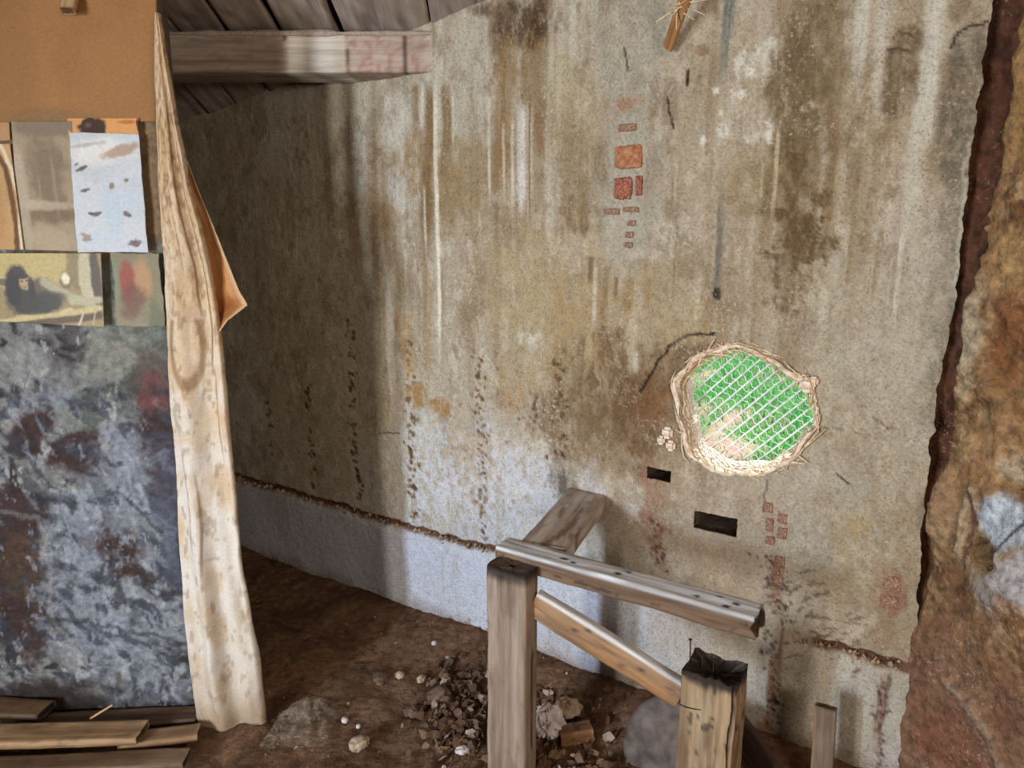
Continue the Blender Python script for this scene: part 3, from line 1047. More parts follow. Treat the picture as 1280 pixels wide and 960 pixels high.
def timber(name, p0, p1, w, h, up, base, dark, pale=None, seed=1, parent=None, mat=None, res=0.007, lres=0.015,
           rough=0.0022, rag0=0.0, rag1=0.0, cracks=(), enddark=(0, 0), hollow1=0.0, paint=None, rad=0.006, worm=0.3):
    """a weathered squared timber; local X runs along it, w is across (Y), h is the depth (Z)"""
    L = (Vector(p1) - Vector(p0)).length
    nl = max(3, int(L / lres) + 1)
    pts = []
    for (ax_, ay, bx, by) in ((-1, -1, 1, -1), (1, -1, 1, 1), (1, 1, -1, 1), (-1, 1, -1, -1)):
        ln = w if ay == by else h
        n = max(2, int(ln / res))
        for i in range(n):
            t = i / n
            pts.append(((ax_ + (bx - ax_) * t) * w / 2, (ay + (by - ay) * t) * h / 2))
    pts = np.array(pts)
    # round the arrises
    q = np.maximum(np.abs(pts) - (np.array([w, h]) / 2 - rad), 0)
    ln = np.hypot(q[:, 0], q[:, 1])
    over = np.maximum(ln - rad, 0)
    for i in range(len(pts)):
        if over[i] > 0:
            pts[i] -= np.sign(pts[i]) * q[i] / ln[i] * over[i]
    m = len(pts)
    per = np.arange(m) * (2 * (w + h) / m)
    xs = np.linspace(0, L, nl)
    XX, PP = np.meshgrid(xs, per, indexing='ij')
    Y = np.tile(pts[:, 0], (nl, 1))
    Z = np.tile(pts[:, 1], (nl, 1))
    rr = np.hypot(Y, Z) + 1e-9
    g = fbm(XX * 2.2 + seed * 3.1, PP * 90, 3, seed)          # grain grooves
    k = fbm(XX * 9 + seed, PP * 16, 3, seed + 5)              # dents
    disp = rough * 2 * (g - 0.5) + rough * 3 * (k - 0.5)
    col = np.tile(np.array(base, float), (nl, m, 1))

    def mx(mask, c):
        nonlocal col
        col += (np.array(c, float) - col) * mask[..., None]
    mx(sm(0.45, 0.75, g) * 0.5, dark)
    if pale is not None:
        mx(sm(0.5, 0.72, fbm(XX * 3 + 7, PP * 20, 4, seed + 9)) * 0.75, pale)
    mx(sm(0.55, 0.72, fbm(XX * 6, PP * 30, 4, seed + 13)) * 0.55, dark)
    mx(sm(0.70, 0.76, fbm(XX * 40, PP * 60, 2, seed + 17)) * worm * 2, (40, 28, 20))
    for (pp, x0, x1, cw, dep) in cracks:
        cc = pp * 2 * (w + h) + 0.006 * (fbm(XX * 12, XX * 0, 3, seed + 21) - 0.5) * 2
        mk = (1 - sm(cw * 0.4, cw, np.abs(PP - cc))) * sm(x0 - 0.01, x0 + 0.01, XX) * (1 - sm(x1 - 0.02, x1, XX))
        disp -= mk * dep
        mx(mk * 0.95, (36, 25, 18))
    if enddark[0]:
        mx((1 - sm(0, enddark[0], XX + 0.02 * (fbm(XX * 0 + 3, PP * 40, 3, seed) - 0.5))) * 0.9, (42, 28, 22))
    if enddark[1]:
        mx(sm(L - enddark[1], L - enddark[1] * 0.4, XX + 0.03 * (fbm(XX * 0 + 3, PP * 40, 3, seed) - 0.5)) * 0.95, (40, 27, 21))
    if paint:
        paint(mx, XX, PP, Y, Z, L)
    Y = Y + Y / rr * disp
    Z = Z + Z / rr * disp
    if rag0:
        e = 1 - sm(0, rag0 * 2.5, XX)
        XX = XX + e * rag0 * fbm(PP * 40, PP * 0 + 1, 3, seed + 31)
    if rag1:
        e = sm(L - rag1 * 2.5, L, XX)
        XX = XX - e * rag1 * 1.6 * fbm(PP * 40, PP * 0 + 5, 3, seed + 33)
    V = np.stack([XX, Y, Z], -1).reshape(-1, 3)
    i = np.arange(nl - 1)[:, None] * m + np.arange(m)[None, :]
    j = np.arange(nl - 1)[:, None] * m + (np.arange(m)[None, :] + 1) % m
    faces = np.stack([i, i + m, j + m, j], -1).reshape(-1, 4)
    cf = col.reshape(-1, 3)
    # end caps as rings that step inwards
    rings = []
    for end, row in ((0, 0), (1, nl - 1)):
        ring0 = row * m + np.arange(m)
        prev = ring0
        for f_ in (0.7, 0.4, 0.12):
            cen = V[ring0].mean(0)
            p = cen + (V[ring0] - cen) * f_
            sgn = 1 if end == 0 else -1
            jag = (hollow1 if end == 1 else 0.0)
            p[:, 0] += sgn * (jag * (1 - f_) + (jag * 0.8 + 0.003) * (rng.random(m) - 0.3))
            b = len(V)
            V = np.concatenate([V, p])
            cf = np.concatenate([cf, np.tile(np.array(dark) * (0.75 if not jag else 0.4), (m, 1)) + rng.normal(0, 8, (m, 1))])
            cur = np.arange(b, b + m)
            fq = np.stack([prev, np.roll(prev, -1), np.roll(cur, -1), cur], -1)
            if end == 1:
                fq = fq[:, ::-1]
            faces = np.concatenate([faces, fq[:, ::-1]])
            prev = cur
    faces = faces[:, ::-1]
    return put(name, V, faces, mat or M_WOOD, parent, cf, True, frame_matrix(p0, p1, up))


GB = (150, 128, 106)
GD = (92, 70, 52)
GP = (186, 176, 164)

# ceiling boards on a closed deck


def build_ceiling():
    t = 0.03
    def yw(x):
        return min(4.25, (WD + 0.16 - WN[0] * x) / WN[1])
    out = [(-4.4, -1.9), (2.95, -1.9), (2.95, yw(2.95)), (-2.3, yw(-2.3)), (-4.4, yw(-4.4))]
    n = len(out)
    V = [(x, y, roof_z(y) + 0.075) for x, y in out] + [(x, y, roof_z(y) + 0.075 + t) for x, y in out]
    Fd = [tuple(range(n))[::-1], tuple(range(n, 2 * n))] + [(i, (i + 1) % n, n + (i + 1) % n, n + i) for i in range(n)]
    o = put('ceiling', V, Fd, M_DARKWOOD, None, None, False)
    tag(o, 'sloping ceiling of grey roof boards', None, None, 'structure')
    x = -4.35
    k = 0
    while x < 2.7:
        w = random.uniform(0.150, 0.185)
        dz = random.uniform(-0.010, 0.012)
        sk = random.uniform(-0.02, 0.02)
        xc = x + w / 2
        y0, y1 = -1.8, yw(xc) - 0.04
        g = random.uniform(-14, 14)

        def chalk(mx, XX, PP, Y, Z, L, k=k):
            # saw marks across the board
            mx((0.5 + 0.5 * np.sin((XX * 1.0 + PP * 0.8) * 420)) * 0.22, (116, 104, 96))
            mx(sm(0.55, 0.7, fbm(XX * 5, PP * 7, 4, 400 + k)) * 0.5, (172, 158, 142))
        timber('roof_board', (xc, y0, roof_z(y0) + 0.045 + dz), (xc + sk, y1, roof_z(y1) + 0.045 + dz), w - random.uniform(0.004, 0.012), 0.026,
               (0, 0, 1), (172 + g, 158 + g, 146 + g), (116, 102, 92), (196, 184, 172), 200 + k, o, M_ROOFWOOD, 0.015, 0.04, 0.003, rad=0.003, worm=0.1,
               paint=chalk)
        x += w
        k += 1
    return o


ceiling = build_ceiling()


def build_roof_beam():
    # horizontal purlin, whitewashed and flaking, runs into the wall
    y = 2.65
    zc = 1.9875
    root = empty('roof_beam', (-2.4, y, zc - 0.06))
    tag(root, 'whitewashed horizontal roof beam under the boards running into the plaster wall', 'beam')

    def paint(mx, XX, PP, Y, Z, L):
        X = XX - 2.42
        n = 0.03 * (fbm(X * 3 + Y * 20, Z * 20, 3, 5) - 0.5)
        e1 = sm(-0.715, -0.705, X + n * 0.2) * (1 - sm(-0.525, -0.515, X + n * 0.2))
        mx(e1 * 0.92, (206, 200, 188))
        e2 = sm(-0.525, -0.515, X + n * 0.2) * (1 - sm(-0.16, -0.1, X + n))
        mx(e2 * 0.75, (186, 166, 152))
        mx(e2 * sm(0.5, 0.62, fbm(X * 60, Z * 26 + Y * 16, 5, 6, 0.7)) * 0.5, (150, 104, 90))
        mx(sm(-0.30, -0.26, X + n) * 0.7, (196, 184, 170))
        mx(sm(-0.30, -0.26, X + n) * sm(0.55, 0.65, fbm(X * 50, Z * 50, 5, 8, 0.7)) * 0.5, (146, 110, 94))
        for xx in (-0.52, -0.335, -0.705):
            mx((1 - sm(0.001, 0.004, np.abs(X - xx + n * 0.3))) * 0.8, (70, 52, 44))
    timber('beam_body', (-2.42, y, zc), (0.05, y, zc), 0.20, 0.115, (0, 0, 1), (168, 152, 138), (124, 106, 94), (188, 176, 164), 31, root, M_ROOFWOOD,
           0.008, 0.012, 0.003, paint=paint, rad=0.008, worm=0.05)
    # crust of plaster along the joint with the boards
    V, Fq, C = [], [], []
    xs = np.arange(-1.3, -0.02, 0.008)
    for i, x in enumerate(xs):
        d = 0.003 + 0.009 * float(fbm(np.array(x * 22.0), np.array(1.0), 3, 77))
        hh = 0.003 + 0.011 * float(fbm(np.array(x * 17.0), np.array(4.0), 3, 78))
        yf = y - 0.10
        zt = zc + 0.0575
        for (a, b) in ((0.004, hh), (-d * 0.4, hh * 0.6), (-d, 0.0), (-d * 0.5, -hh * 0.8), (0.006, -hh * 0.9)):
            V.append((x, yf + a, zt + b))
            C.append((176 + 10 * random.random(), 166, 154))
        if i:
            b0 = (i - 1) * 5
            for j in range(4):
                Fq.append((b0 + j, b0 + 5 + j, b0 + 6 + j, b0 + 1 + j))
    put('plaster_crust', V, Fq, M_PLASTER, root, np.array(C))
    return root


build_roof_beam()


# ------------------------------------------------------------------ broken timber frame in front of the wall
def build_frame():
    root = empty('timber_frame', wp(-1.0, 0.0, 0.47))
    tag(root, 'broken timber frame of posts and rails standing against the wall below the round hole', 'timber frame')
    up = (0, 0, 1)
    zt = 0.655
    d0, d1 = 0.415, 0.487
    # post, left
    ps = -0.960
    timber('post', wp(ps - 0.003, -0.08, 0.520), wp(ps, on_wall(640, 712, 0.551)[1], 0.520), 0.118, 0.062, tuple(-WN), (150, 131, 113), (108, 86, 68), (170, 157, 142), 41, root,
           cracks=((0.93, 0.0, 0.5, 0.004, 0.003),), enddark=(0, 0.05), rag1=0.008, worm=0.05, rough=0.0018)
    # top rail, along the wall
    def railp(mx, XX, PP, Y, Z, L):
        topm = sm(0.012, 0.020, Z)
        mx(topm * 0.95, (206, 208, 210))  # weathered grey top, painted paler to stand for light from the hole
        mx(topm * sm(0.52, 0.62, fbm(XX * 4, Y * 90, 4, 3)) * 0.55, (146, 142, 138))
        mx((1 - topm) * sm(0.3, 0.6, XX) * 0.4, (84, 62, 46))
        for (xx, yy, r) in ((0.335, -0.008, 0.007), (0.352, 0.012, 0.006), (0.185, -0.004, 0.008), (0.215, -0.01, 0.006), (0.53, -0.012, 0.006),
                            (0.60, -0.02, 0.007), (0.615, 0.0, 0.006), (0.575, 0.01, 0.006)):
            mx((1 - sm(r * 0.6, r, np.hypot((XX - xx) * 0.6, Y - yy))) * topm * 0.95, (30, 22, 18))
    a = wp(-1.033, zt - 0.026, (d0 + d1) / 2)
    b = wp(-0.358, zt - 0.026, (d0 + d1) / 2)
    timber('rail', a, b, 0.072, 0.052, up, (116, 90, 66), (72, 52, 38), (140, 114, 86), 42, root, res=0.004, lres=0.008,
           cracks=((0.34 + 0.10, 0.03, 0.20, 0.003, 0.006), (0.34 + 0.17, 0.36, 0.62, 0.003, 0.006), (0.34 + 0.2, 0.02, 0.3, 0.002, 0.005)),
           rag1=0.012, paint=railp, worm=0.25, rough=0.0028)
    # bearer from the wall to the post head
    s0, s1 = on_wall(710, 612)[0], on_wall(755, 617)[0]
    zz = on_wall(755, 617)[1]
    sc = (s0 + s1) / 2

    def bearp(mx, XX, PP, Y, Z, L):
        mx((1 - sm(0.02, 0.13, XX + 0.05 * (fbm(Y * 30, XX * 10, 3, 4) - 0.5))) * 0.6, (128, 92, 62))
        mx(sm(0.58, 0.66, fbm(XX * 8, Y * 40, 3, 8)) * 0.6, (84, 62, 46))
    timber('bearer', wp(sc - 0.006, zz - 0.03, -0.06), wp(float(on_z(681, 678, zz) @ WT), zz - 0.03, 0.417), abs(s1 - s0), 0.055, up, (176, 162, 150), (130, 108, 90), (196, 188, 180), 43, root,
           paint=bearp, worm=0.1, rough=0.0018)
    # lower rail sloping to the right post
    pa = on_wall(668, 752, 0.50)
    pb = on_wall(856, 862, 0.42)
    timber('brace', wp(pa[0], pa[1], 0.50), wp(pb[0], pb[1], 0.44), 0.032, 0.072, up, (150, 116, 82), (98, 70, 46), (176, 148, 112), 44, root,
           paint=lambda mx, XX, PP, Y, Z, L: (mx(sm(0.024, 0.032, Z) * 0.9, (212, 212, 212)), mx((1 - sm(-0.02, 0.0, Z)) * sm(0.1, 0.2, XX) * 0.6, (150, 106, 62))),  # top edge painted near white, imitating glancing light from the hole
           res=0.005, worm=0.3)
    # right post, rotten hollow head
    pc = on_wall(893, 838, 0.46)
    top = pc[1] + 0.015
    post = timber('rotten_post', wp(pc[0] - 0.004, -0.06, 0.455), wp(pc[0], top, 0.455), 0.125, 0.095, tuple(-WN), (158, 134, 102), (100, 76, 54), (176, 158, 130), 45, root,
                  res=0.004, lres=0.007, cracks=((0.7845, 0.05, top + 0.06, 0.006, 0.012), (0.865, 0.12, top + 0.06, 0.005, 0.010), (0.745, 0.0, 0.33, 0.005, 0.006),
                                                (0.815, 0.02, 0.25, 0.008, 0.004)),
                  enddark=(0, 0.040), rag1=0.012, hollow1=0.022, worm=0.25, rough=0.0026)
    # wire tie round the post
    # nails left standing on the head
    for k, (px, py, hh) in enumerate(((862, 812, 0.036), (880, 815, 0.012), (896, 813, 0.016))):
        s, z = on_wall(px, py, 0.455)
        nail(post, wp(s, top - 0.03, 0.455 + 0.01 * (k - 1)), hh + 0.028)
    s, z = on_wall(862, 885, 0.505)
    tie = [wp(pc[0] - 0.064, z + 0.001, 0.46), wp(pc[0] - 0.065, z, 0.503), wp(pc[0] - 0.05, z - 0.001, 0.5055), wp(pc[0] - 0.03, z + 0.001, 0.5055), wp(pc[0] - 0.012, z + 0.005, 0.5045),
           wp(pc[0] - 0.004, z + 0.009, 0.50)]
    v, f = tube_mesh(tie, 0.0013, 5)
    put('wire_tie', v, f, M_NAIL, post)
    return root


def tube_mesh(pts, r, n=6, cap=True):
    pts = [Vector(p) for p in pts]
    V, Fq = [], []
    for i, p in enumerate(pts):
        d = (pts[min(i + 1, len(pts) - 1)] - pts[max(i - 1, 0)]).normalized()
        a = d.orthogonal().normalized() if i == 0 else (a - d * a.dot(d)).normalized()
        b = d.cross(a)
        rr = r[i] if hasattr(r, '__len__') else r
        for k in range(n):
            t = 2 * math.pi * k / n
            V.append(p + (a * math.cos(t) + b * math.sin(t)) * rr)
        if i:
            for k in range(n):
                Fq.append(((i - 1) * n + k, (i - 1) * n + (k + 1) % n, i * n + (k + 1) % n, i * n + k))
    if cap:
        Fq.append(tuple(range(n))[::-1])
        Fq.append(tuple((len(pts) - 1) * n + k for k in range(n)))
    return V, Fq


def nail(parent, base, hh):
    b = Vector(base)
    lean = Vector((random.uniform(-0.1, 0.1), random.uniform(-0.1, 0.1), 1)).normalized()
    V, Fq = tube_mesh([b, b + lean * hh * 0.9, b + lean * (hh - 0.0025), b + lean * (hh - 0.002), b + lean * hh], [0.0016, 0.0016, 0.0016, 0.0042, 0.0042], 8)
    return put('nail', V, Fq, M_NAIL, parent)


build_frame()


# ------------------------------------------------------------------ exposed bricks set in the wall
def rough_block(name, mat, size, matrix, parent=None, seed=0, n=(6, 3, 3), jit=0.12, rnd=0.2, smooth=False):
    """a worn block: subdivided box with softened corners and chipped faces"""
    r = np.random.default_rng(seed)
    V = {}
    out, Fq = [], []

    def vid(i, j, k):
        if (i, j, k) not in V:
            p = np.array([i / n[0] * 2 - 1, j / n[1] * 2 - 1, k / n[2] * 2 - 1])
            c = np.abs(p) ** 4
            ed = np.sort(c)[::-1]
            q = p * (1 - rnd * 0.5 * (ed[1] * ed[0]) ** 1.0)
            q = q + r.normal(0, jit * 0.35, 3) * (np.abs(p) < 1.01) * 0.5
            V[(i, j, k)] = len(out)
            out.append(q * np.array(size) / 2)
        return V[(i, j, k)]
    a, b, c = n
    for i in range(a):
        for j in range(b):
            Fq.append((vid(i, j, 0), vid(i, j + 1, 0), vid(i + 1, j + 1, 0), vid(i + 1, j, 0)))
            Fq.append((vid(i, j, c), vid(i + 1, j, c), vid(i + 1, j + 1, c), vid(i, j + 1, c)))
    for i in range(a):
        for k in range(c):
            Fq.append((vid(i, 0, k), vid(i + 1, 0, k), vid(i + 1, 0, k + 1), vid(i, 0, k + 1)))
            Fq.append((vid(i, b, k), vid(i, b, k + 1), vid(i + 1, b, k + 1), vid(i + 1, b, k)))
    for j in range(b):
        for k in range(c):
            Fq.append((vid(0, j, k), vid(0, j, k + 1), vid(0, j + 1, k + 1), vid(0, j + 1, k)))
            Fq.append((vid(a, j, k), vid(a, j + 1, k), vid(a, j + 1, k + 1), vid(a, j, k + 1)))
    return put(name, out, Fq, mat, parent, None, smooth, matrix)


WALLM = Matrix(((WT[0], -WN[0], 0, 0), (WT[1], -WN[1], 0, 0), (0, 0, 1, 0), (0, 0, 0, 1)))


def wall_h(s, z):
    d = (WALLPAINT.A - s) ** 2 + (WALLPAINT.B - z) ** 2
    return float(WALLPAINT.h[d.argmin()])


for i, (x0, y0, x1, y1, m) in enumerate((
        (767, 181, 806, 213, M_BRICK2), (768, 220, 792, 251, M_BRICK),
        (795, 218, 804, 246, M_BRICK), (754, 260, 777, 269, M_BRICK3), (778, 258, 801, 266, M_BRICK3),
        (784, 275, 796, 283, M_BRICK3), (781, 289, 793, 298, M_BRICK3), (780, 302, 792, 310, M_BRICK3), (772, 155, 798, 166, M_BRICK3),
        (955, 626, 967, 640, M_BRICK3), (972, 640, 985, 654, M_BRICK3), (957, 646, 967, 664, M_BRICK3), (971, 657, 985, 674, M_BRICK3), (957, 668, 969, 680, M_BRICK3),
        (968, 692, 983, 709, M_BRICK3), (966, 715, 980, 728, M_BRICK3),
        (1100, 718, 1130, 738, M_BRICK3), (1098, 742, 1125, 757, M_BRICK3))):
    s0, zc = on_wall(x0, (y0 + y1) / 2)
    s1, _ = on_wall(x1, (y0 + y1) / 2)
    zt = on_wall((x0 + x1) / 2, y0)[1]
    zb = on_wall((x0 + x1) / 2, y1)[1]
    sc_ = (s0 + s1) / 2
    hh = wall_h(sc_, zc)
    q = wp(sc_, zc, hh - (0.0125 if m is M_BRICK3 else 0.009))
    rough_block('brick', m, (abs(s1 - s0), 0.040, zt - zb), Matrix.Translation(q) @ WALLM, wall_back, 300 + i, (8, 2, 5), 0.22, 0.35)


# crumbled stones lying in the open joint
def build_crumbs():
    V, Fq = [], []
    r = random.Random(5)
    for i in range(240):
        s = r.uniform(-3.0, -1.2) if i < 200 else r.uniform(-0.36, -0.12)
        z = 0.360 + r.gauss(0, 0.006)
        q = r.choice([r.uniform(0.002, 0.005), r.uniform(0.003, 0.009)])
        b = len(V)
        c = wp(s, z, wall_h(s, z) + 0.003) if i % 6 == 0 else wp(s, z, 0.004 + r.uniform(-0.008, 0.004))
        for j in range(6):
            d = [(1, 0, 0), (-1, 0, 0), (0, 1, 0), (0, -1, 0), (0, 0, 1), (0, 0, -1)][j]
            V.append(tuple(c[k] + d[k] * q * r.uniform(0.7, 1.5) for k in range(3)))
        for f in ((0, 2, 4), (2, 1, 4), (1, 3, 4), (3, 0, 4), (2, 0, 5), (1, 2, 5), (3, 1, 5), (0, 3, 5)):
            Fq.append(tuple(b + k for k in f))
    o = put('crumbling_joint', V, Fq, mat_noise('crumbs', (122, 92, 68), (188, 166, 140), 60, 0.95), wall_back, None, False)
    tag(o, 'crumbled mortar grains in the open horizontal joint', None, None, 'stuff')


build_crumbs()


# ------------------------------------------------------------------ round hole: torn reed rim and wire netting
def build_hole():
    cs, cz, ax, az, cr = HOLE
    rim_m = mat_noise('torn_rim', (190, 158, 126), (238, 224, 204), 60, 0.95, 0.8, 0.006)
    V, Fq = [], []
    n, m = 120, 8
    for i in range(n):
        t = 2 * math.pi * i / n
        rr = float(cr(np.array(t)))
        lump = 0.003 + 0.008 * float(fbm(np.array(t * 6.0), np.array(3.0), 3, 5))
        for k in range(m):
            q = 2 * math.pi * k / m
            rad = rr + math.cos(q) * lump / 0.19
            p = wp(cs + ax * rad * math.cos(t), cz + az * rad * math.sin(t), 0.004 + math.sin(q) * lump * 0.9)
            V.append(p + rng.normal(0, 0.0014, 3))
    for i in range(n):
        for k in range(m):
            Fq.append((i * m + k, i * m + (k + 1) % m, ((i + 1) % n) * m + (k + 1) % m, ((i + 1) % n) * m + k))
    rim = put('hole_rim', V, Fq, rim_m, wall_back)
    rim['label'] = 'torn lip of earth and reed round the hole'
    V, Fq = [], []
    r = random.Random(11)
    for i in range(230):
        t0 = r.uniform(0, 2 * math.pi)
        if i < 60:
            t0 = r.uniform(0.2, 2.9)
        ln = r.uniform(0.15, 0.7)
        off = r.uniform(-0.09, 0.07)
        sl = r.gauss(0, 0.10)
        dep = r.uniform(-0.06, 0.014)
        pts = []
        for j in range(5):
            u = j / 4
            t = t0 + (u - 0.5) * ln
            rad = float(cr(np.array(t))) + off + sl * (u - 0.5) + r.gauss(0, 0.006)
            pts.append(wp(cs + ax * rad * math.cos(t), cz + az * rad * math.sin(t), dep + sl * 0.05 * u))
        v, f = tube_mesh(pts, [0.001, 0.0018, 0.002, 0.0018, 0.0008], 4)
        b = len(V)
        V += v
        Fq += [tuple(b + k for k in q) for q in f]
    # splinters that stick out at the right and the knots at the sides
    for i in range(30):
        t0 = r.choice([r.uniform(-0.9, -0.2), r.uniform(0.5, 0.9), r.uniform(1.2, 2.2)])
        rad = float(cr(np.array(t0)))
        p = wp(cs + ax * rad * math.cos(t0), cz + az * rad * math.sin(t0), 0.006)
        d = WT * r.gauss(0.3, 0.5) + np.array([0, 0, r.gauss(0, 0.5)]) - WN * r.uniform(0, 0.2)
        v, f = tube_mesh([p - d * 0.02, p + d * 0.015, p + d * 0.045], [0.003, 0.0025, 0.001], 4)
        b = len(V)
        V += v
        Fq += [tuple(b + k for k in q) for q in f]
    st = put('reed_fibre', V, Fq, M_STRAW, rim)
    tag(st, 'frayed straw-coloured reed fibres round the hole', None, None, 'stuff')
    for (px, py, q) in ((836, 540, 0.016), (828, 549, 0.012), (840, 556, 0.014), (1010, 480, 0.018), (1018, 476, 0.012)):
        s, z = on_wall(px, py)
        rough_block('clay_lump', rim_m, (q * 2, q * 1.6, q * 2.2), Matrix.Translation(wp(s, z, 0.008)) @ WALLM, rim, int(px), (4, 3, 4), 0.16, 0.9)
    # wire netting fixed on the outside
    root = empty('wire_netting', wp(cs, cz - az - 0.04, -0.145))
    tag(root, 'pale diamond wire netting stretched across the round hole', 'wire mesh')
    w, hgt = ax * 2 + 0.22, az * 2 + 0.14

    def clip(p, d):
        lo, hi = -9, 9
        for a, lim in ((0, w / 2), (1, hgt / 2)):
            if abs(d[a]) > 1e-6:
                t1, t2 = (-lim - p[a]) / d[a], (lim - p[a]) / d[a]
                lo, hi = max(lo, min(t1, t2)), min(hi, max(t1, t2))
        return lo, hi
    for ang, sp, rad, dd in ((math.radians(46), 0.027, 0.0026, -0.150), (math.radians(-40), 0.024, 0.0012, -0.154)):
        d = (math.cos(ang), math.sin(ang))
        nrm = (-d[1], d[0])
        k = -16
        while k <= 16:
            p = (nrm[0] * sp * k, nrm[1] * sp * k)
            lo, hi = clip(p, d)
            if hi - lo > 0.03:
                pts = []
                nn = 10 if rad > 0.002 else max(4, int((hi - lo) / 0.012))
                for j in range(nn + 1):
                    u = lo + (hi - lo) * j / nn
                    zig = 0 if rad > 0.002 else (0.0035 if j % 2 else -0.0035)
                    pts.append(wp(cs + p[0] + d[0] * u + nrm[0] * zig, cz + p[1] + d[1] * u + nrm[1] * zig, dd + 0.001 * math.sin(j)))
                v, f = tube_mesh(pts, rad, 5)
                put('wire', v, f, M_WIRE, root)
            k += 1


build_hole()


# ------------------------------------------------------------------ outdoors seen through the hole
def build_outdoors():
    V, Fq, Cc = [], [], []
    us = np.linspace(-14, 8, 150)
    ds = np.linspace(0.16, 16, 120)
    UU, DD = np.meshgrid(us, ds, indexing='ij')
    A, B = UU.ravel(), DD.ravel()
    col = np.tile(np.array([104, 150, 74.0]), (len(A), 1))

    def gp(px, py):
        p = on_z(px, py, 0.0)
        return float(p @ WT), float(p @ WN - WD)
    P = Paint(UU, DD, gp, (62, 104, 50))
    P.mix(sm(0.45, 0.65, fbm(A * 1.3, B * 1.3, 4, 3)) * 0.6, (84, 128, 62))
    P.mix(sm(0.62, 0.75, fbm(A * 1.1 + 7, B * 1.1, 4, 4)) * 0.6, (138, 108, 96))
    for (x, y, rx, ry) in ((866, 480, 12, 40), (860, 530, 18, 40), (885, 560, 20, 26), (915, 560, 26, 22), (905, 530, 12, 20), (870, 470, 8, 12)):
        P.blob(x, y, rx, ry, (150, 120, 110), 0.9, 0.4, 0.5, 2.5)
    h = 0.10 * (fbm(A * 0.8, B * 0.8, 3, 8) - 0.5)
    pos = WN[None] * (WD + B)[:, None] + WT[None] * A[:, None] + np.array([[0, 0, 1.0]]) * (h - 0.02)[:, None]
    o = put('ground_outside', pos, grid_faces(len(us), len(ds))[:, ::-1], mat_paint('meadow', nscale=12, contrast=0.3, bump=0.5, bdist=0.02), None, P.c)
    tag(o, 'sunlit meadow ground outside the wall', None, None, 'structure')
    # grass blades in the strip that the hole shows
    r = np.random.default_rng(3)
    n = 60000
    a = r.uniform(-6.5, 0.5, n)
    b = r.uniform(2.2, 10.5, n)
    dirt = np.zeros(n)
    soil = (np.abs(P.c - np.array([150, 120, 110])).sum(1) < 60)
    ia = np.clip(((a + 14) / 22 * 149).round().astype(int), 0, 149)
    ib = np.clip(((b - 0.16) / 15.84 * 119).round().astype(int), 0, 119)
    keep = (~soil[ia * 120 + ib]) | (r.random(n) < 0.12)
    a, b = a[keep], b[keep]
    n = len(a)
    hb = 0.10 * (fbm(a * 0.8, b * 0.8, 3, 8) - 0.5) - 0.02
    base = WN[None] * (WD + b)[:, None] + WT[None] * a[:, None] + np.array([[0, 0, 1.0]]) * hb[:, None]
    th = r.uniform(0, math.pi, n)
    wd = r.uniform(0.003, 0.007, n)
    side = np.stack([np.cos(th), np.sin(th), np.zeros(n)], -1) * wd[:, None]
    tip = np.stack([r.normal(0, 0.04, n), r.normal(0, 0.04, n), r.uniform(0.04, 0.12, n)], -1)
    V = np.concatenate([base - side, base + side, base + tip])
    idx = np.arange(n)
    Fc = np.stack([idx, idx + n, idx + 2 * n], -1)
    t = r.random(n)
    c1 = np.array([46, 142, 66.0])[None] * (1 - t[:, None]) + np.array([124, 196, 116.0])[None] * t[:, None]
    pk = r.random(n) < 0.10
    c1[pk] = (176, 150, 140)
    o = put('grass', V, Fc, mat_paint('grass_blade', nscale=20, contrast=0.15, bump=0.0, trans=0.4), None, np.concatenate([c1, c1, c1]), False)
    tag(o, 'bright green grass in sunlight beyond the round hole', 'grass', None, 'stuff')


build_outdoors()


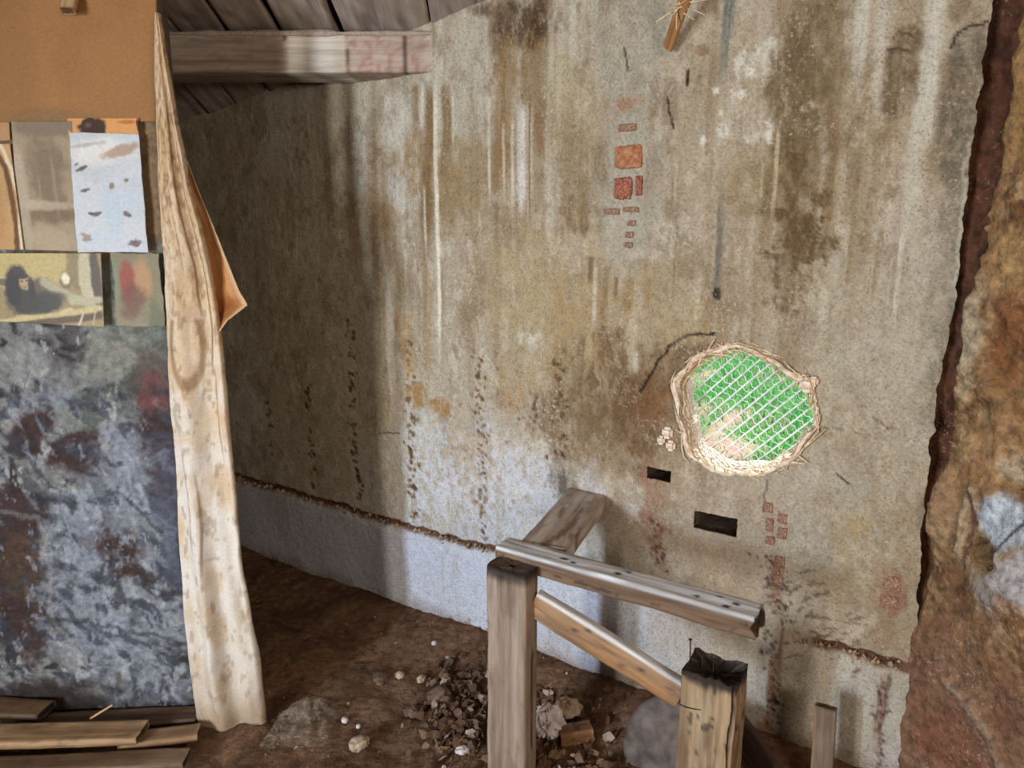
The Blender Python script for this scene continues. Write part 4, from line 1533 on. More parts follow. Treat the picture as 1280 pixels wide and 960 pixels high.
# ------------------------------------------------------------------ papers and boards on the partition
def sheet(name, outline_px, label, cat, base, painter=None, lift=0.006, curl=0.004, res=0.0025, seed=0, mat=None, parent=None, ragged=0.0):
    """a paper or board cut to an outline given by corner pixels, at its place on the partition"""
    pts = np.array([on_y(x, y, PY - 0.012)[[0, 2]] for x, y in outline_px])
    lo, hi = pts.min(0), pts.max(0)
    nx = max(4, int((hi[0] - lo[0]) / res))
    nz = max(4, int((hi[1] - lo[1]) / res))
    # four-sided patch: corners in order top-left, top-right, bottom-right, bottom-left
    tl, tr, br, bl = pts[:4]
    u = np.linspace(0, 1, nx)[:, None]
    v = np.linspace(0, 1, nz)[None, :]
    A = (tl[0] * (1 - u) + tr[0] * u) * (1 - v) + (bl[0] * (1 - u) + br[0] * u) * v
    B = (tl[1] * (1 - u) + tr[1] * u) * (1 - v) + (bl[1] * (1 - u) + br[1] * u) * v
    uu = u + 0 * v
    vv = v + 0 * u
    if ragged:
        A = A + ragged * (fbm(B * 22, B * 0, 4, seed + 1) - 0.5) * sm(0.8, 1.0, uu) - ragged * (fbm(B * 22, B * 0 + 4, 4, seed + 2) - 0.5) * (1 - sm(0.0, 0.2, uu))
        B = B + ragged * (fbm(A * 22, A * 0, 4, seed + 3) - 0.5) * (sm(0.8, 1.0, vv) + 1 - sm(0.0, 0.2, vv))

    def inv(px, py):
        p = on_y(px, py, PY - 0.012)
        return float(p[0]), float(p[2])
    P = Paint(A, B, inv, base)
    P.mix(sm(0.45, 0.7, fbm(P.A * 9, P.B * 9, 4, seed)) * 0.2, np.array(base) * 0.82)
    if painter:
        painter(P)
    y = PY - 0.012 - lift - curl * (fbm(P.A * 5 + seed, P.B * 5, 3, seed + 9)) - P.h
    top = np.stack([P.A, y, P.B], -1)
    th = 0.0012 if parent is None and cat != 'board' else 0.004
    bot = top + np.array([0, th, 0])
    n = len(top)
    f = grid_faces(nx, nz)
    i = np.arange(nx)
    j = np.arange(nz)
    rim = np.concatenate([i * nz, (nx - 1) * nz + j[1:], (i * nz + nz - 1)[::-1][1:], j[::-1][1:-1]])
    fr = np.stack([rim, np.roll(rim, -1), np.roll(rim, -1) + n, rim + n], -1)
    faces = np.concatenate([f[:, ::-1], (f + n), fr])
    o = put(name, np.concatenate([top, bot]), faces, mat or M_PAPER, parent, np.concatenate([P.c, P.c]))
    if parent is None:
        tag(o, label, cat)
    return o


def p_board(P):
    P.mix(sm(0.4, 0.7, fbm(P.A * 4, P.B * 4, 4, 2)) * 0.35, (136, 100, 62))
    P.blob(60, 150, 80, 12, (120, 96, 70), 0.6, 0.6, 0.4, 10)
    P.blob(0, 60, 40, 120, (128, 94, 58), 0.4, 0.6, 0.3, 8)


sheet('fibreboard_panel', [(-60, -60), (196, -60), (196, 152), (-60, 156)], 'plain tan fibreboard panel covering the top of the partition', 'board',
      (148, 107, 67), p_board, 0.001, 0.002, 0.006, 3, mat_paint('fibreboard', 0.9, 160, 0.14, 0.1, 0.002))


def p_grey(P):
    P.blob(60, 215, 24, 55, (104, 90, 72), 0.6, 0.5, 0.5, 16)
    P.blob(60, 268, 34, 10, (116, 96, 76), 0.8, 0.5, 0.5, 20)
    P.blob(60, 257, 30, 6, (176, 162, 140), 0.7, 0.5, 0.5, 20)
    P.blob(30, 240, 8, 70, (170, 158, 138), 0.7, 0.5, 0.4, 16)
    P.blob(60, 160, 40, 12, (112, 100, 84), 0.7, 0.5, 0.5, 16)
    P.blob(75, 300, 30, 20, (168, 152, 126), 0.6, 0.5, 0.5, 16)
    for x, w_ in ((36, 6), (50, 3), (69, 5), (86, 3)):
        P.streak(x, 175, 305, w_, (160, 146, 124), 0.4, 0.9, 0, 0.3, 2.5)


sheet('paper_sheet', [(16, 152), (92, 152), (102, 314), (28, 312)], 'grimy grey paper sheet pasted beside the white spotted sheet', 'paper', (150, 134, 110), p_grey, 0.006, 0.003,
      0.003, 5)


def p_white(P):
    P.blob(125, 190, 40, 16, (212, 208, 200), 0.7, 0.5, 0.5, 14)
    P.blob(150, 190, 22, 6, (150, 120, 96), 0.7, 0.5, 0.6, 24, 15)
    P.blob(110, 182, 20, 3, (150, 146, 138), 0.6, 0.5, 0.6, 24, 10)
    P.blob(145, 265, 12, 34, (170, 184, 192), 0.7, 0.5, 0.3, 10)
    P.blob(165, 250, 14, 16, (176, 188, 196), 0.6, 0.5, 0.3, 10)
    P.blob(120, 300, 22, 10, (178, 188, 194), 0.6, 0.5, 0.3, 10)
    for x, y, rx, ry, rot, c in ((105, 211, 7, 2.6, 20, (70, 62, 54)), (99, 206, 3, 1.5, 40, (90, 80, 70)), (110, 238, 6.5, 2.6, 15, (74, 66, 58)),
                                 (142, 234, 3.5, 4.5, -30, (128, 104, 80)), (161, 225, 4, 3, 30, (100, 92, 84)), (123, 268, 7.5, 3, 10, (78, 70, 62)), (117, 267, 3, 2, 0, (60, 54, 48)),
                                 (162, 267, 5.5, 3.5, -20, (80, 70, 66)), (111, 298, 7, 6.5, 0, (138, 116, 104)), (172, 304, 7.5, 4.5, 5, (92, 70, 70)), (124, 227, 4, 2, 40, (170, 166, 160))):
        P.blob(x, y, rx * 0.85, ry * 0.85, c, 0.75, 0.45, 0.8, 90, rot)


sheet('paper_sheet', [(90, 166), (176, 168), (188, 315), (100, 315)], 'white paper sheet with small dark spots beside the curtain', 'paper', (184, 187, 188), p_white, 0.011, 0.004,
      0.0025, 6, ragged=0.004)


def p_orange(P):
    P.blob(118, 160, 16, 11, (66, 50, 42), 1.0, 0.2, 0.3, 40)
    P.blob(112, 157, 4, 3, (110, 90, 76), 0.6, 0.4, 0.4, 40)
    P.blob(160, 153, 12, 2, (150, 92, 50), 0.7, 0.5, 0.6, 40)
    P.blob(174, 156, 1.6, 7, (60, 40, 26), 0.9, 0.3, 0.3, 40)


sheet('paper_strip', [(86, 148), (175, 148), (175, 172), (88, 172)], 'orange paper strip with a dark blot above the white sheet', 'paper', (198, 142, 88), p_orange, 0.007, 0.002,
      0.0025, 7)


def p_tan(P):
    P.line([(-2, 190), (10, 210), (20, 250), (26, 312)], 7, (84, 58, 36), 0.8, 2)
    P.line([(4, 182), (17, 210), (27, 250), (31, 312)], 5, (206, 192, 168), 0.9, 1.5)
    P.blob(-10, 270, 22, 50, (164, 126, 84), 0.8, 0.5, 0.3, 10)


sheet('paper_sheet', [(-50, 182), (16, 180), (33, 312), (-50, 312)], 'torn tan paper sheet with a pale curled edge at the photo border', 'paper', (176, 140, 98), p_tan, 0.010, 0.003,
      0.003, 8)
sheet('paper_scrap', [(-30, 153), (14, 153), (15, 176), (-30, 178)], 'small tan paper scrap above the torn tan sheet', 'paper', (164, 128, 90), None, 0.007, 0.002, 0.004, 9)


def p_photo(P):
    def B(x, y, rx, ry, c, op=1.0, rot=0, soft=0.35, rag=0.2):
        P.blob(x, y, rx, ry, c, op * 0.92, soft, rag, 60, rot)
    B(40, 335, 60, 30, (176, 156, 98), 0.9)
    B(100, 335, 12, 30, (120, 104, 66), 0.9)
    B(112, 350, 9, 44, (172, 164, 132), 1)
    B(124, 350, 6, 40, (74, 60, 46), 1)
    B(10, 352, 12, 4, (84, 76, 62), 0.9)
    B(58, 357, 16, 10, (78, 68, 54), 0.9)
    B(86, 350, 7, 11, (104, 92, 66), 0.9)
    B(86, 348, 5.5, 7.5, (214, 206, 172), 1)
    P.line([(60, 352), (75, 362), (95, 372), (118, 378)], 12, (158, 150, 118), 0.95, 0.8)
    P.line([(95, 376), (128, 374)], 9, (164, 154, 122), 0.95, 0.8)
    B(33, 372, 20, 22, (52, 46, 38), 1)
    B(60, 378, 26, 13, (56, 50, 42), 1, 12)
    B(26, 345, 13, 14, (50, 42, 34), 1)
    B(22, 362, 9, 20, (46, 40, 34), 1)
    B(35, 353, 7, 9, (166, 142, 104), 1)
    B(38, 350, 2, 1, (70, 58, 44), 0.9)
    B(32, 351, 2, 1, (70, 58, 44), 0.9)
    B(36, 358, 2.4, 1.0, (130, 84, 66), 0.9)
    B(31, 345, 8, 3, (48, 40, 32), 1)
    B(44, 360, 4, 14, (48, 40, 34), 0.9)
    B(36, 396, 12, 4, (180, 156, 116), 0.9)
    B(88, 388, 9, 3.2, (184, 162, 124), 0.95, 20)
    P.line([(-10, 404), (40, 398), (90, 392), (128, 384)], 8, (178, 162, 112), 0.95, 0.8)
    P.line([(0, 409), (60, 402), (128, 394)], 9, (86, 68, 46), 0.95, 0.8)
    P.line([(108, 392), (102, 408)], 3, (176, 168, 140), 0.9, 0.5)
    P.line([(124, 385), (120, 404)], 2, (166, 152, 122), 0.9, 0.5)


sheet('photo_print', [(-50, 316), (130, 316), (134, 408), (-50, 398)], 'yellowed photo print of a dark-haired person lying at a low table', 'photo', (142, 122, 82), p_photo, 0.014, 0.003,
      0.002, 12, mat_paint('print_gloss', 0.5, 120, 0.22, 0.05, 0.001))


def p_fade(P):
    P.blob(170, 345, 34, 50, (124, 116, 94), 0.5, 0.6, 0.4, 14)
    P.blob(160, 350, 9, 24, (150, 72, 66), 0.7, 0.5, 0.4, 20)
    P.blob(180, 350, 10, 26, (172, 134, 98), 0.8, 0.5, 0.3, 18)
    P.blob(168, 375, 14, 22, (110, 82, 72), 0.7, 0.5, 0.5, 18)
    P.blob(145, 345, 6, 34, (120, 132, 112), 0.6, 0.5, 0.4, 16)
    P.blob(196, 400, 10, 30, (96, 102, 82), 0.6, 0.5, 0.4, 16)


sheet('poster_remnant', [(140, 316), (200, 317), (206, 408), (146, 408)], 'faded greenish poster remnant with a red smear beside the curtain', 'poster', (134, 126, 104), p_fade, 0.002,
      0.002, 0.003, 13, ragged=0.012)

pg = on_y(92, 4, PY - 0.02)
timber('wooden_peg', pg + np.array([0.004, 0.012, 0.05]), pg + np.array([0.0, -0.03, -0.025]), 0.036, 0.022, (0, -1, 0.2), (176, 146, 106), (132, 98, 62), None, 81, None, lres=0.006, worm=0)
tag(bpy.data.objects['wooden_peg'], 'short wooden peg jutting from the fibreboard panel at the top edge', 'peg')


# ------------------------------------------------------------------ curtain
def build_curtain():
    Lp = [(15, 193), (90, 192), (130, 193), (250, 196), (330, 202), (420, 206), (520, 210), (600, 217), (700, 222), (760, 227), (830, 232), (925, 246)]
    Rp = [(15, 196.5), (60, 204), (120, 214), (170, 224), (230, 236), (330, 262), (420, 275), (500, 282), (620, 292), (700, 299), (760, 308), (840, 322), (925, 331)]
    NV, NU = 230, 64
    py = np.linspace(15, 928, NV)
    lx = np.interp(py, [p[0] for p in Lp], [p[1] for p in Lp])
    rx = np.interp(py, [p[0] for p in Rp], [p[1] for p in Rp])
    pos = np.zeros((NU, NV, 3))
    col = np.zeros((NU, NV, 3))
    root = empty('curtain', on_y(285, 925, 1.98) * np.array([1, 1, 0]))
    tag(root, 'stained off-white cloth curtain hanging in a narrow bunch at the partition edge', 'curtain')
    for j in range(NV):
        t = j / (NV - 1)
        a = on_y(lx[j], py[j], 1.975)
        b = on_y(rx[j], py[j], 1.975)
        if t > 0.97:
            pass
        r = np.linspace(0, 1, NU)
        wdt = np.linalg.norm(b - a)
        amp = min(0.020, wdt * 0.12)
        ph = 1.3 * math.sin(t * 3.0) + 0.6
        wn = r + 0.07 * math.sin(t * 4.2 + 0.5) + 0.10 * (fbm(r * 2 + 5, r * 0 + t * 9, 3, 21) - 0.5)
        fold = 0.75 * amp * np.sin(2 * math.pi * (wn * 1.25 + 0.15 + 0.25 * t))
        fold += 0.45 * amp * np.sin(2 * math.pi * (wn * 2.7 - 0.35 * t) + 0.7) * (0.5 + 0.5 * math.sin(t * 9))
        fold += 0.016 * min(1.0, wdt * 8) * (fbm(r * 3.0 + 2, r * 0 + t * 26, 4, 3, 0.55) - 0.5)
        fold += 0.008 * min(1.0, wdt * 8) * (1 - np.abs(2 * fbm(r * 2.2 + t * 9, r * 0 + t * 17 - 0.0, 3, 24) - 1)) * sm(0.4, 0.7, t)
        pos[:, j] = a[None] + (b - a)[None] * r[:, None]
        pos[:, j, 1] += fold
        # the side edges turn back round the wall end
        pos[:, j, 1] += 0.02 * np.clip((r - 0.93) / 0.07, 0, 1) ** 2
        base = np.array([202, 178, 146.0]) * (1 - sm(0.25, 0.7, t)) + np.array([208, 197, 182.0]) * sm(0.25, 0.7, t)
        c = np.tile(base, (NU, 1))

        def mx(m, q):
            nonlocal c
            c += (np.array(q, float) - c) * m[:, None]
        tt = r * 0 + t
        mx(sm(0.45, 0.7, fbm(r * 2.2, tt * 18, 5, 8)) * 0.6 * (1 - 0.6 * t), (192, 156, 112))
        mx(sm(0.5, 0.72, fbm(r * 4, tt * 36, 4, 9)) * 0.35, (184, 150, 112))
        mx(sm(0.58, 0.68, fbm(r * 16, tt * 130, 3, 10)) * 0.4 * (1 - sm(0.25, 0.5, tt)), (104, 78, 52))
        mx(sm(0.62, 0.7, fbm(r * 10, tt * 80, 3, 11)) * 0.3, (110, 84, 60))
        for (r0, t0, t1, wd_, op) in ((0.62, 0.12, 0.42, 0.03, .7), (0.80, 0.14, 0.5, 0.025, .7), (0.42, 0.2, 0.36, 0.02, .4), (0.2, 0.60, 0.75, 0.02, .4), (0.86, 0.5, 0.62, 0.02, .5),
                                      (0.38, 0.64, 0.78, 0.03, .5)):
            mx((1 - sm(wd_ * 0.3, wd_, np.abs(r - r0 - 0.05 * np.sin(t * 20)))) * float(sm(t0 - .02, t0 + .02, np.array(t)) * (1 - sm(t1 - .03, t1 + .01, np.array(t)))) * op, (112, 78, 48))
        # tide mark
        mx((1 - sm(0.15, 0.5, np.abs(np.hypot((r - 0.38) / 0.28, (t - 0.455) / 0.055) - 1) / 0.5)) * 0.55 * float(0.42 < t < 0.52), (124, 92, 60))
        mx(sm(0.93, 0.99, tt + 0.04 * (fbm(r * 9, tt * 0, 3, 12) - 0.5)) * 0.75, (140, 112, 84))
        mx(sm(0.86, 0.97, tt) * 0.35, (170, 146, 118))
        col[:, j] = c
    # ragged hem
    hem = 0.025 * fbm(np.linspace(0, 1, NU) * 14, np.zeros(NU), 3, 5)
    for q in range(8):
        pos[:, NV - 1 - q, 2] += hem * (1 - q / 8)
    pos[:, :, 2] = np.maximum(pos[:, :, 2], 0.012)
    o = put('drape', pos.reshape(-1, 3), grid_faces(NU, NV)[:, ::-1], M_CLOTH, root, col.reshape(-1, 3))
    s = o.modifiers.new('thickness', 'SOLIDIFY')
    s.thickness = 0.0015
    # stiff brown corner folded out behind
    Le = [(150, 218), (230, 232), (330, 254), (385, 262), (414, 268)]
    Re = [(150, 219), (200, 233), (240, 248), (290, 269), (330, 285), (365, 299), (381, 309), (388, 300), (400, 284), (414, 274)]
    NV2, NU2 = 90, 26
    py = np.linspace(150, 414, NV2)
    lx = np.interp(py, [p[0] for p in Le], [p[1] for p in Le])
    rx = np.interp(py, [p[0] for p in Re], [p[1] for p in Re])
    pos = np.zeros((NU2, NV2, 3))
    col = np.zeros((NU2, NV2, 3))
    for j in range(NV2):
        t = j / (NV2 - 1)
        r = np.linspace(0, 1, NU2)
        for i in range(NU2):
            px = lx[j] + (rx[j] - lx[j]) * r[i]
            yy = 2.0 + 0.028 * math.sin(r[i] * 2.6) * math.sin(t * 2.8) - 0.035 * (r[i] ** 2) * float(sm(0.6, 0.9, np.array(t))) + 0.006 * (float(fbm(np.array(r[i] * 6), np.array(t * 14), 3, 4)) - 0.5)
            pos[i, j] = on_y(px, py[j], yy)
        c = np.tile(np.array([168, 112, 66.0]), (NU2, 1))
        m = sm(0.45, 0.65, fbm(r * 4, r * 0 + t * 10, 4, 6))[:, None]
        c += (np.array([196, 146, 98.0]) - c) * m * 0.7
        m = (sm(0.80, 0.95, r) * sm(0.0, 0.2, r * 0 + t))[:, None]
        c += (np.array([206, 176, 138.0]) - c) * m * 0.8
        m = (sm(0.80, 0.88, r * 0 + t) * (1 - sm(0.5, 0.9, r)))[:, None]
        c += (np.array([120, 66, 34.0]) - c) * m * 0.7
        col[:, j] = c
    o = put('folded_corner', pos.reshape(-1, 3), grid_faces(NU2, NV2)[:, ::-1], M_CLOTH, root, col.reshape(-1, 3))
    o['label'] = 'stiff brown corner of the cloth folded outwards'
    s = o.modifiers.new('thickness', 'SOLIDIFY')
    s.thickness = 0.002


build_curtain()


# ------------------------------------------------------------------ slat hanging at the top of the wall
def build_slat():
    s, z = on_wall(834, 62, 0.03)
    tip = wp(s, z, 0.03)
    s2, z2 = on_wall(866, -30, 0.17)
    top = wp(s2, z2, 0.17)
    d = (top - tip) / np.linalg.norm(top - tip)
    # runs on up to the boards
    k = 0.0
    while (tip + d * k)[2] < roof_z((tip + d * k)[1]) + 0.03 and k < 2:
        k += 0.01
    top = tip + d * k
    root = empty('hanging_slat', tuple(tip))
    tag(root, 'thin wooden slat tied with straw hanging from the ceiling at the top of the wall', 'slat')
    timber('slat_body', top, tip, 0.030, 0.012, tuple(-WN), (186, 138, 86), (140, 96, 54), (204, 160, 108), 91, root, lres=0.008, res=0.004, worm=0, rag1=0.004, rad=0.002)
    V, Fq = [], []
    r = random.Random(3)
    c = tip + d * 0.125 - WN * 0.004
    for i in range(22):
        p = c + WT * r.uniform(-0.02, 0.02) + np.array([0, 0, r.uniform(-0.006, 0.05)])
        q = p + WT * r.gauss(0.01, 0.03) + np.array([0, 0, r.uniform(-0.07, 0.05)]) - WN * r.uniform(0, 0.03)
        mid = (p + q) / 2 + WT * r.gauss(0, 0.012)
        v, f = tube_mesh([p, mid, q], [0.0022, 0.0018, 0.0009], 4)
        b = len(V)
        V += v
        Fq += [tuple(b + k for k in x) for x in f]
    for i in range(3):
        pts = []
        for j in range(9):
            a = 2 * math.pi * j / 8
            pts.append(c + WT * (0.021 * math.cos(a) + 0.002 * i) - WN * (0.011 * math.sin(a)) + np.array([0, 0, 0.006 * i + 0.006 * math.cos(a)]))
        v, f = tube_mesh(pts, 0.0022, 4)
        b = len(V)
        V += v
        Fq += [tuple(b + k for k in x) for x in f]
    st = put('straw_tie', V, Fq, M_STRAW, root)
    tag(st, 'knotted straw binding', None, None, 'stuff')


build_slat()


# ------------------------------------------------------------------ things on the floor
def fz(x, y):
    return float(floor_h(np.array(float(x)), np.array(float(y))))


def floor_board(name, px0, px1, w, label, base, dark, seed, h=0.022, z=0.02, tilt=0.0, rag=0.004, cat='board'):
    a = on_z(px0[0], px0[1], z)
    b = on_z(px1[0], px1[1], z + tilt)
    o = timber(name, a, b, w, h, (0, 0, 1), base, dark, tuple(min(255, c + 24) for c in base), seed, None, rag0=rag, rag1=rag, worm=0.1, res=0.008)
    return tag(o, label, cat, 'loose boards on the floor' if cat == 'board' else None)


floor_board('floor_board', (-60, 922), (180, 915), 0.088, 'wide pale board lying flat on the floor at the lower left', (158, 124, 86), (104, 76, 48), 51, z=0.055)
floor_board('floor_board', (150, 927), (250, 915), 0.062, 'short board lying between the pale board and the curtain foot', (126, 96, 64), (84, 60, 40), 52, z=0.03)
floor_board('floor_board', (-60, 880), (60, 888), 0.08, 'dark board lying against the foot of the mouldy partition', (112, 84, 56), (70, 50, 34), 53, z=0.05)
floor_board('floor_board', (-60, 962), (235, 948), 0.07, 'dark board lying in front of the pale board at the photo edge', (110, 84, 58), (72, 52, 36), 54, z=0.025)
floor_board('stick', (113, 898), (141, 881), 0.010, 'thin pale stick leaning over the boards by the partition', (176, 140, 98), (120, 90, 60), 55, 0.008, 0.06, 0.03, 0.0, 'stick')
floor_board('floor_board', (40, 905), (250, 893), 0.075, 'dark board lying under the stick along the partition foot', (96, 70, 48), (62, 44, 30), 56, z=0.02)


def crumple(name, c, size, label, cat, mat, seed, n=22, flat=0.6, amp=0.45, col=None, rotz=0.0):
    """a crumpled closed skin"""
    V, Fq = [], []
    nu, nv = n, n // 2
    for i in range(nu):
        for j in range(nv + 1):
            th = 2 * math.pi * i / nu
            ph = math.pi * j / nv
            d = np.array([math.sin(ph) * math.cos(th), math.sin(ph) * math.sin(th), math.cos(ph)])
            q = fbm(np.array((d[0] * 1.7 + d[2]) * 2.2 + seed), np.array((d[1] * 1.7 - d[2]) * 2.2 + seed * 0.7), 3, seed)
            ridge = 1 - abs(2 * float(q) - 1)
            r = 1 + amp * (ridge - 0.75) * 1.6
            p = d * r * np.array(size) / 2
            V.append((p[0], p[1], p[2] * flat + size[2] * 0.5 * flat * 0.8))
    for i in range(nu):
        for j in range(nv):
            a, b = i, (i + 1) % nu
            Fq.append((a * (nv + 1) + j, a * (nv + 1) + j + 1, b * (nv + 1) + j + 1, b * (nv + 1) + j))
    m = Matrix.Translation(Vector(c)) @ Matrix.Rotation(rotz, 4, 'Z')
    o = put(name, V, Fq, mat, None, None, False, m)
    return tag(o, label, cat)


def ground_at(px, py, dz=0.0):
    p = on_z(px, py, 0.0)
    for _ in range(4):
        p = on_z(px, py, fz(p[0], p[1]) + dz)
    return p


def build_bag():
    m, nt, b = mat_new('clear_plastic')
    b.inputs['Base Color'].default_value = l4((190, 172, 152))
    b.inputs['Roughness'].default_value = 0.2
    na = nt.nodes.new('ShaderNodeTexNoise')
    na.inputs['Scale'].default_value = 16
    na.inputs['Detail'].default_value = 6
    na.inputs['Distortion'].default_value = 1.2
    ra = nt.nodes.new('ShaderNodeMapRange')
    ra.inputs['From Min'].default_value = 0.42
    ra.inputs['From Max'].default_value = 0.68
    ra.inputs['To Min'].default_value = 0.06
    ra.inputs['To Max'].default_value = 0.34
    nt.links.new(na.outputs['Fac'], ra.inputs['Value'])
    nt.links.new(ra.outputs[0], b.inputs['Alpha'])
    b.inputs['Specular IOR Level'].default_value = 0.7
    N = nt.nodes.new('ShaderNodeTexNoise')
    N.inputs['Scale'].default_value = 28
    N.inputs['Detail'].default_value = 5
    bp = nt.nodes.new('ShaderNodeBump')
    bp.inputs['Strength'].default_value = 0.9
    bp.inputs['Distance'].default_value = 0.01
    nt.links.new(N.outputs['Fac'], bp.inputs['Height'])
    nt.links.new(bp.outputs[0], b.inputs['Normal'])
    n = 34
    V = []
    c0 = ground_at(378, 915)
    for i in range(n):
        for j in range(n):
            u, v = i / (n - 1), j / (n - 1)
            x = (u - 0.5) * 0.19 * (1 - 0.12 * v)
            y = (v - 0.5) * 0.17
            q = 1 - 1.6 * abs(2 * float(fbm(np.array(u * 5.5 + v), np.array(v * 5.5 - u), 2, 4)) - 1)
            e = min(u, 1 - u, v, 1 - v)
            z = 0.010 + 0.075 * (q - 0.5) * min(1, e * 5) + 0.045 * math.sin(math.pi * u) * math.sin(math.pi * v) * (0.5 + v)
            V.append((c0[0] + x + 0.03 * (v - .5), c0[1] + y + 0.01, max(z, 0.006) + fz(c0[0] + x, c0[1] + y)))
    o = put('plastic_bag', V, grid_faces(n, n), m, None, None, False)
    tag(o, 'crumpled clear plastic bag on the earth floor by the curtain foot', 'plastic bag')


build_bag()

M_PALESTONE = mat_noise('pale_stone', (138, 116, 94), (188, 170, 146), 30, 0.95, 0.6, 0.006)
M_DARKSTONE = mat_noise('dark_stone', (84, 66, 52), (126, 102, 84), 30, 0.95, 0.6, 0.006)
M_WHITEPAPER = mat_noise('crumpled_paper', (182, 170, 164), (216, 208, 204), 30, 0.85, 0.4, 0.004)


def stone(px, py, wpx, label, seed, mat=M_PALESTONE, asp=(1.0, 0.8, 0.7), cat='stone', name='stone'):
    p = ground_at(px, py)
    k = np.linalg.norm(p - C_)
    w = wpx * k / FPX
    m = Matrix.Translation(Vector((p[0], p[1], p[2] + w * asp[2] * 0.30))) @ Matrix.Rotation(seed * 1.3, 4, 'Z') @ Matrix.Rotation(0.25, 4, 'X')
    o = rough_block(name, mat, (w * asp[0], w * asp[1], w * asp[2]), m, None, seed, (7, 6, 6), 0.24, 1.1, True)
    return tag(o, label, cat, 'stones on the earth floor' if cat == 'stone' else None)


stone(449, 934, 22, 'pale rounded stone on the floor between the plastic bag and the post', 3)
stone(431, 902, 9, 'small white pebble right of the plastic bag', 4, M_WHITEPAPER)
stone(448, 909, 6, 'tiny white pebble beyond the pale rounded stone', 6, M_WHITEPAPER)
stone(543, 805, 7, 'small white pebble at the foot of the wall in the shadow', 8, M_WHITEPAPER)
stone(550, 880, 28, 'grey clod in front of the debris heap left of the post', 9, M_DARKSTONE, (1, 0.9, 0.9))
stone(516, 893, 20, 'flat grey stone left of the grey clod', 10, M_DARKSTONE, (1, 0.8, 0.5))
stone(475, 850, 22, 'flat brown stone in the middle of the shaded floor', 11, M_DARKSTONE, (1.2, 0.7, 0.4))
stone(562, 912, 22, 'brown clod on the near edge of the debris heap', 12, M_DARKSTONE)
stone(527, 851, 12, 'light brown stone at the far edge of the debris heap', 13, M_PALESTONE)
stone(500, 846, 11, 'light brown pebble left of the debris heap', 14, M_PALESTONE)
p = ground_at(579, 940)
crumple('paper_scrap', p + np.array([0, 0, 0.0]), (0.045, 0.035, 0.03), 'small white paper scrap on the floor left of the post', 'paper', M_WHITEPAPER, 5, 18)
p = ground_at(598, 874)
crumple('paper_scrap', p, (0.035, 0.025, 0.04), 'white flake of paper against the left post', 'paper', M_WHITEPAPER, 15, 18)
p = ground_at(583, 846)
crumple('paper_scrap', p, (0.03, 0.025, 0.025), 'pale paper flake at the back of the debris heap', 'paper', M_WHITEPAPER, 18, 18)
p = ground_at(686, 922)
crumple('crumpled_paper', p + np.array([0, 0, 0.02]), (0.085, 0.07, 0.12), 'crumpled white paper on the floor right of the left post', 'paper', M_WHITEPAPER, 7, 30, 0.75, 0.7)
p = ground_at(710, 905)
crumple('crumpled_paper', p + np.array([0, 0.03, 0.01]), (0.08, 0.06, 0.08), 'crumpled grey paper behind the wooden block', 'paper', M_PALESTONE, 9, 26, 0.7, 0.6)
p = ground_at(718, 930)
timber('wooden_block', p + np.array([-0.045, 0.0, 0.025]), p + np.array([0.05, 0.02, 0.03]), 0.05, 0.045, (0, 0, 1), (134, 98, 62), (88, 60, 38), None, 61, None, lres=0.008)
tag(bpy.data.objects['wooden_block'], 'short brown wooden block beside the crumpled white paper', 'block')


def build_debris():
    r = random.Random(21)
    V, Fq, Cc = [], [], []
    for i in range(1500):
        if i < 620:
            px, py = r.gauss(575, 26), r.gauss(895, 32)
        elif i < 900:
            px, py = r.gauss(700, 40), r.uniform(855, 965)
        else:
            px, py = r.uniform(330, 1000), r.uniform(770, 965)
        p = ground_at(px, py)
        if WD - p @ WN < 0.03:
            continue
        q = r.choice([r.uniform(0.003, 0.010), r.uniform(0.006, 0.022)]) if i < 900 else r.uniform(0.002, 0.006)
        a = Vector((r.gauss(0, 1), r.gauss(0, 1), r.gauss(0, 0.5))).normalized()
        b_ = a.orthogonal().normalized() * r.uniform(0.4, 0.9)
        c = Vector(p) + Vector((0, 0, q * 0.6 + (r.uniform(0, 0.02) if i < 620 else 0)))
        nrm = a.cross(b_).normalized() * 0.12
        k = len(V)
        bend = nrm * r.uniform(-2.5, 2.5)
        jts = []
        for (s_, t_, u_) in ((-1, -.6, 0), (0, -1, 1), (1, -.3, 0), (.7, .8, 0), (-.2, 1, 1), (-1, .5, 0)):
            jt = (r.uniform(0.45, 1.25), r.uniform(0.45, 1.25))
            jts.append(jt)
            V.append(c + (a * s_ * jt[0] + b_ * t_ * jt[1] + bend * u_) * q)
        for e_, (s_, t_, u_) in enumerate(((-1, -.6, 0), (0, -1, 1), (1, -.3, 0), (.7, .8, 0), (-.2, 1, 1), (-1, .5, 0))):
            jt = jts[e_]
            V.append(c + (a * s_ * jt[0] + b_ * t_ * jt[1] + bend * u_ + nrm * 1.5) * q)
        Fq.append((k, k + 1, k + 4, k + 5))
        Fq.append((k + 1, k + 2, k + 3, k + 4))
        Fq.append((k + 11, k + 10, k + 7, k + 6))
        Fq.append((k + 10, k + 9, k + 8, k + 7))
        for e in range(6):
            Fq.append((k + e, k + 6 + e, k + 6 + (e + 1) % 6, k + (e + 1) % 6))
        t = r.random()
        base = (88, 64, 48) if t < 0.6 else ((116, 90, 70) if t < 0.93 else (158, 140, 124))
        Cc += [base] * 12
    o = put('litter', V, Fq, mat_paint('dry_litter', nscale=60, contrast=0.3), floor, np.array(Cc, float), False)
    tag(o, 'dry leaves and small rubble littering the earth floor', None, None, 'stuff')


build_debris()


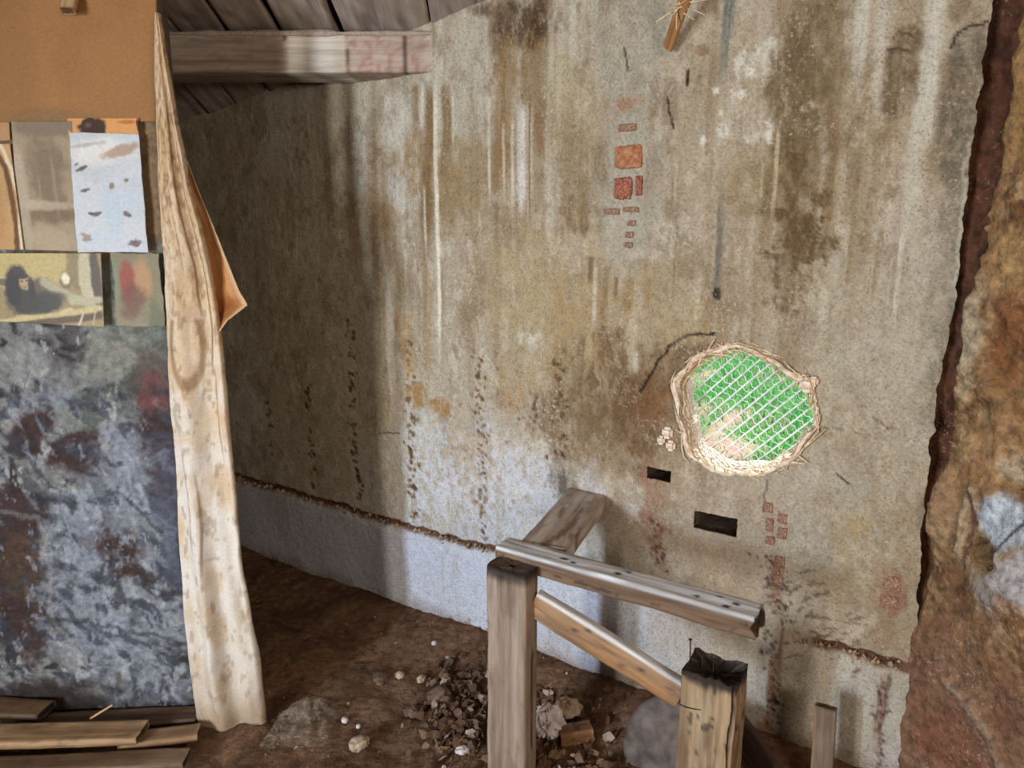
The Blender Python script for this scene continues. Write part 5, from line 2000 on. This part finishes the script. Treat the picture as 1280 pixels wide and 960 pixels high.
# rounded metal lid leaning behind the rotten post
def build_lid():
    s, z = on_wall(846, 944, 0.25)
    cen = wp(s, z, 0.25)
    R = 0.155
    m = mat_noise('grey_tin', (74, 62, 54), (122, 108, 98), 22, 0.7, 0.4, 0.004, metal=0.15)
    root = empty('metal_lid', tuple(cen - np.array([0, 0, 0.18])))
    tag(root, 'round grey metal lid leaning on edge behind the rotten post', 'lid')
    V, Fq = [], []
    prof = [(0.0, 0.008), (0.3, 0.0075), (0.6, 0.007), (0.82, 0.005), (0.93, 0.003), (1.0, 0.002), (1.0, -0.010), (0.95, -0.010), (0.93, -0.004), (0.6, 0.001), (0.0, 0.002)]
    n = 48
    upv = np.array([0, 0, 1.0]) * 0.94 + WN * 0.34
    fw = -WN * 0.94 + np.array([0, 0, 0.34])
    for i in range(n):
        t = 2 * math.pi * i / n
        for (q, hh) in prof:
            V.append(cen + (WT * math.cos(t) + upv * math.sin(t)) * R * q + fw * hh)
    k = len(prof)
    for i in range(n):
        for j in range(k - 1):
            Fq.append((i * k + j, ((i + 1) % n) * k + j, ((i + 1) % n) * k + j + 1, i * k + j + 1))
    put('disc', V, Fq, m, root)
    hp = cen - WT * 0.03 + upv * (R - 0.012)
    pts = [hp - WT * 0.022 + fw * 0.0, hp - WT * 0.018 + upv * 0.030 + fw * 0.004, hp + WT * 0.012 + upv * 0.024 + fw * 0.004, hp + WT * 0.03 + fw * 0.0]
    th = fw * 0.006
    V = [q for q in pts] + [q + th for q in pts]
    put('tab', V, [(0, 1, 2, 3), (7, 6, 5, 4), (0, 4, 5, 1), (1, 5, 6, 2), (2, 6, 7, 3), (3, 7, 4, 0)], M_NAIL, root, None, False)


build_lid()

# upright board at the lower right, dark plank and brick at the wall foot
s, z = on_wall(1032, 884, 0.16)
timber('upright_board', wp(s + 0.012, -0.05, 0.17), wp(s, z, 0.155), 0.052, 0.020, tuple(-WN), (128, 112, 94), (96, 78, 60), (140, 122, 102), 71, None, lres=0.008, worm=0, res=0.004, rough=0.0008,
       paint=lambda mx, XX, PP, Y, Z, L: mx(sm(0.020, 0.024, Y) * 0.8, (176, 132, 90)), rad=0.004)
tag(bpy.data.objects['upright_board'], 'narrow grey-brown board standing upright against the wall at the lower right', 'board')
s, z = on_wall(930, 925, 0.12)
s2, z2 = on_wall(985, 990, 0.24)
timber('leaning_plank', wp(s - 0.03, z + 0.035, 0.11), wp(s2, z2, 0.26), 0.09, 0.022, tuple(-WN), (74, 54, 40), (46, 32, 24), None, 72, None, worm=0.1)
tag(bpy.data.objects['leaning_plank'], 'dark plank leaning behind the rotten post at the bottom edge', 'plank')
s, z = on_wall(990, 952, 0.05)
rough_block('loose_brick', M_BRICK, (0.16, 0.08, 0.06), Matrix.Translation(wp(s, z - 0.015, 0.055)) @ WALLM @ Matrix.Rotation(0.08, 4, 'Y'), None, 77, (7, 4, 4), 0.1, 0.3)
tag(bpy.data.objects['loose_brick'], 'red broken brick lying at the wall foot beside the upright board', 'brick')
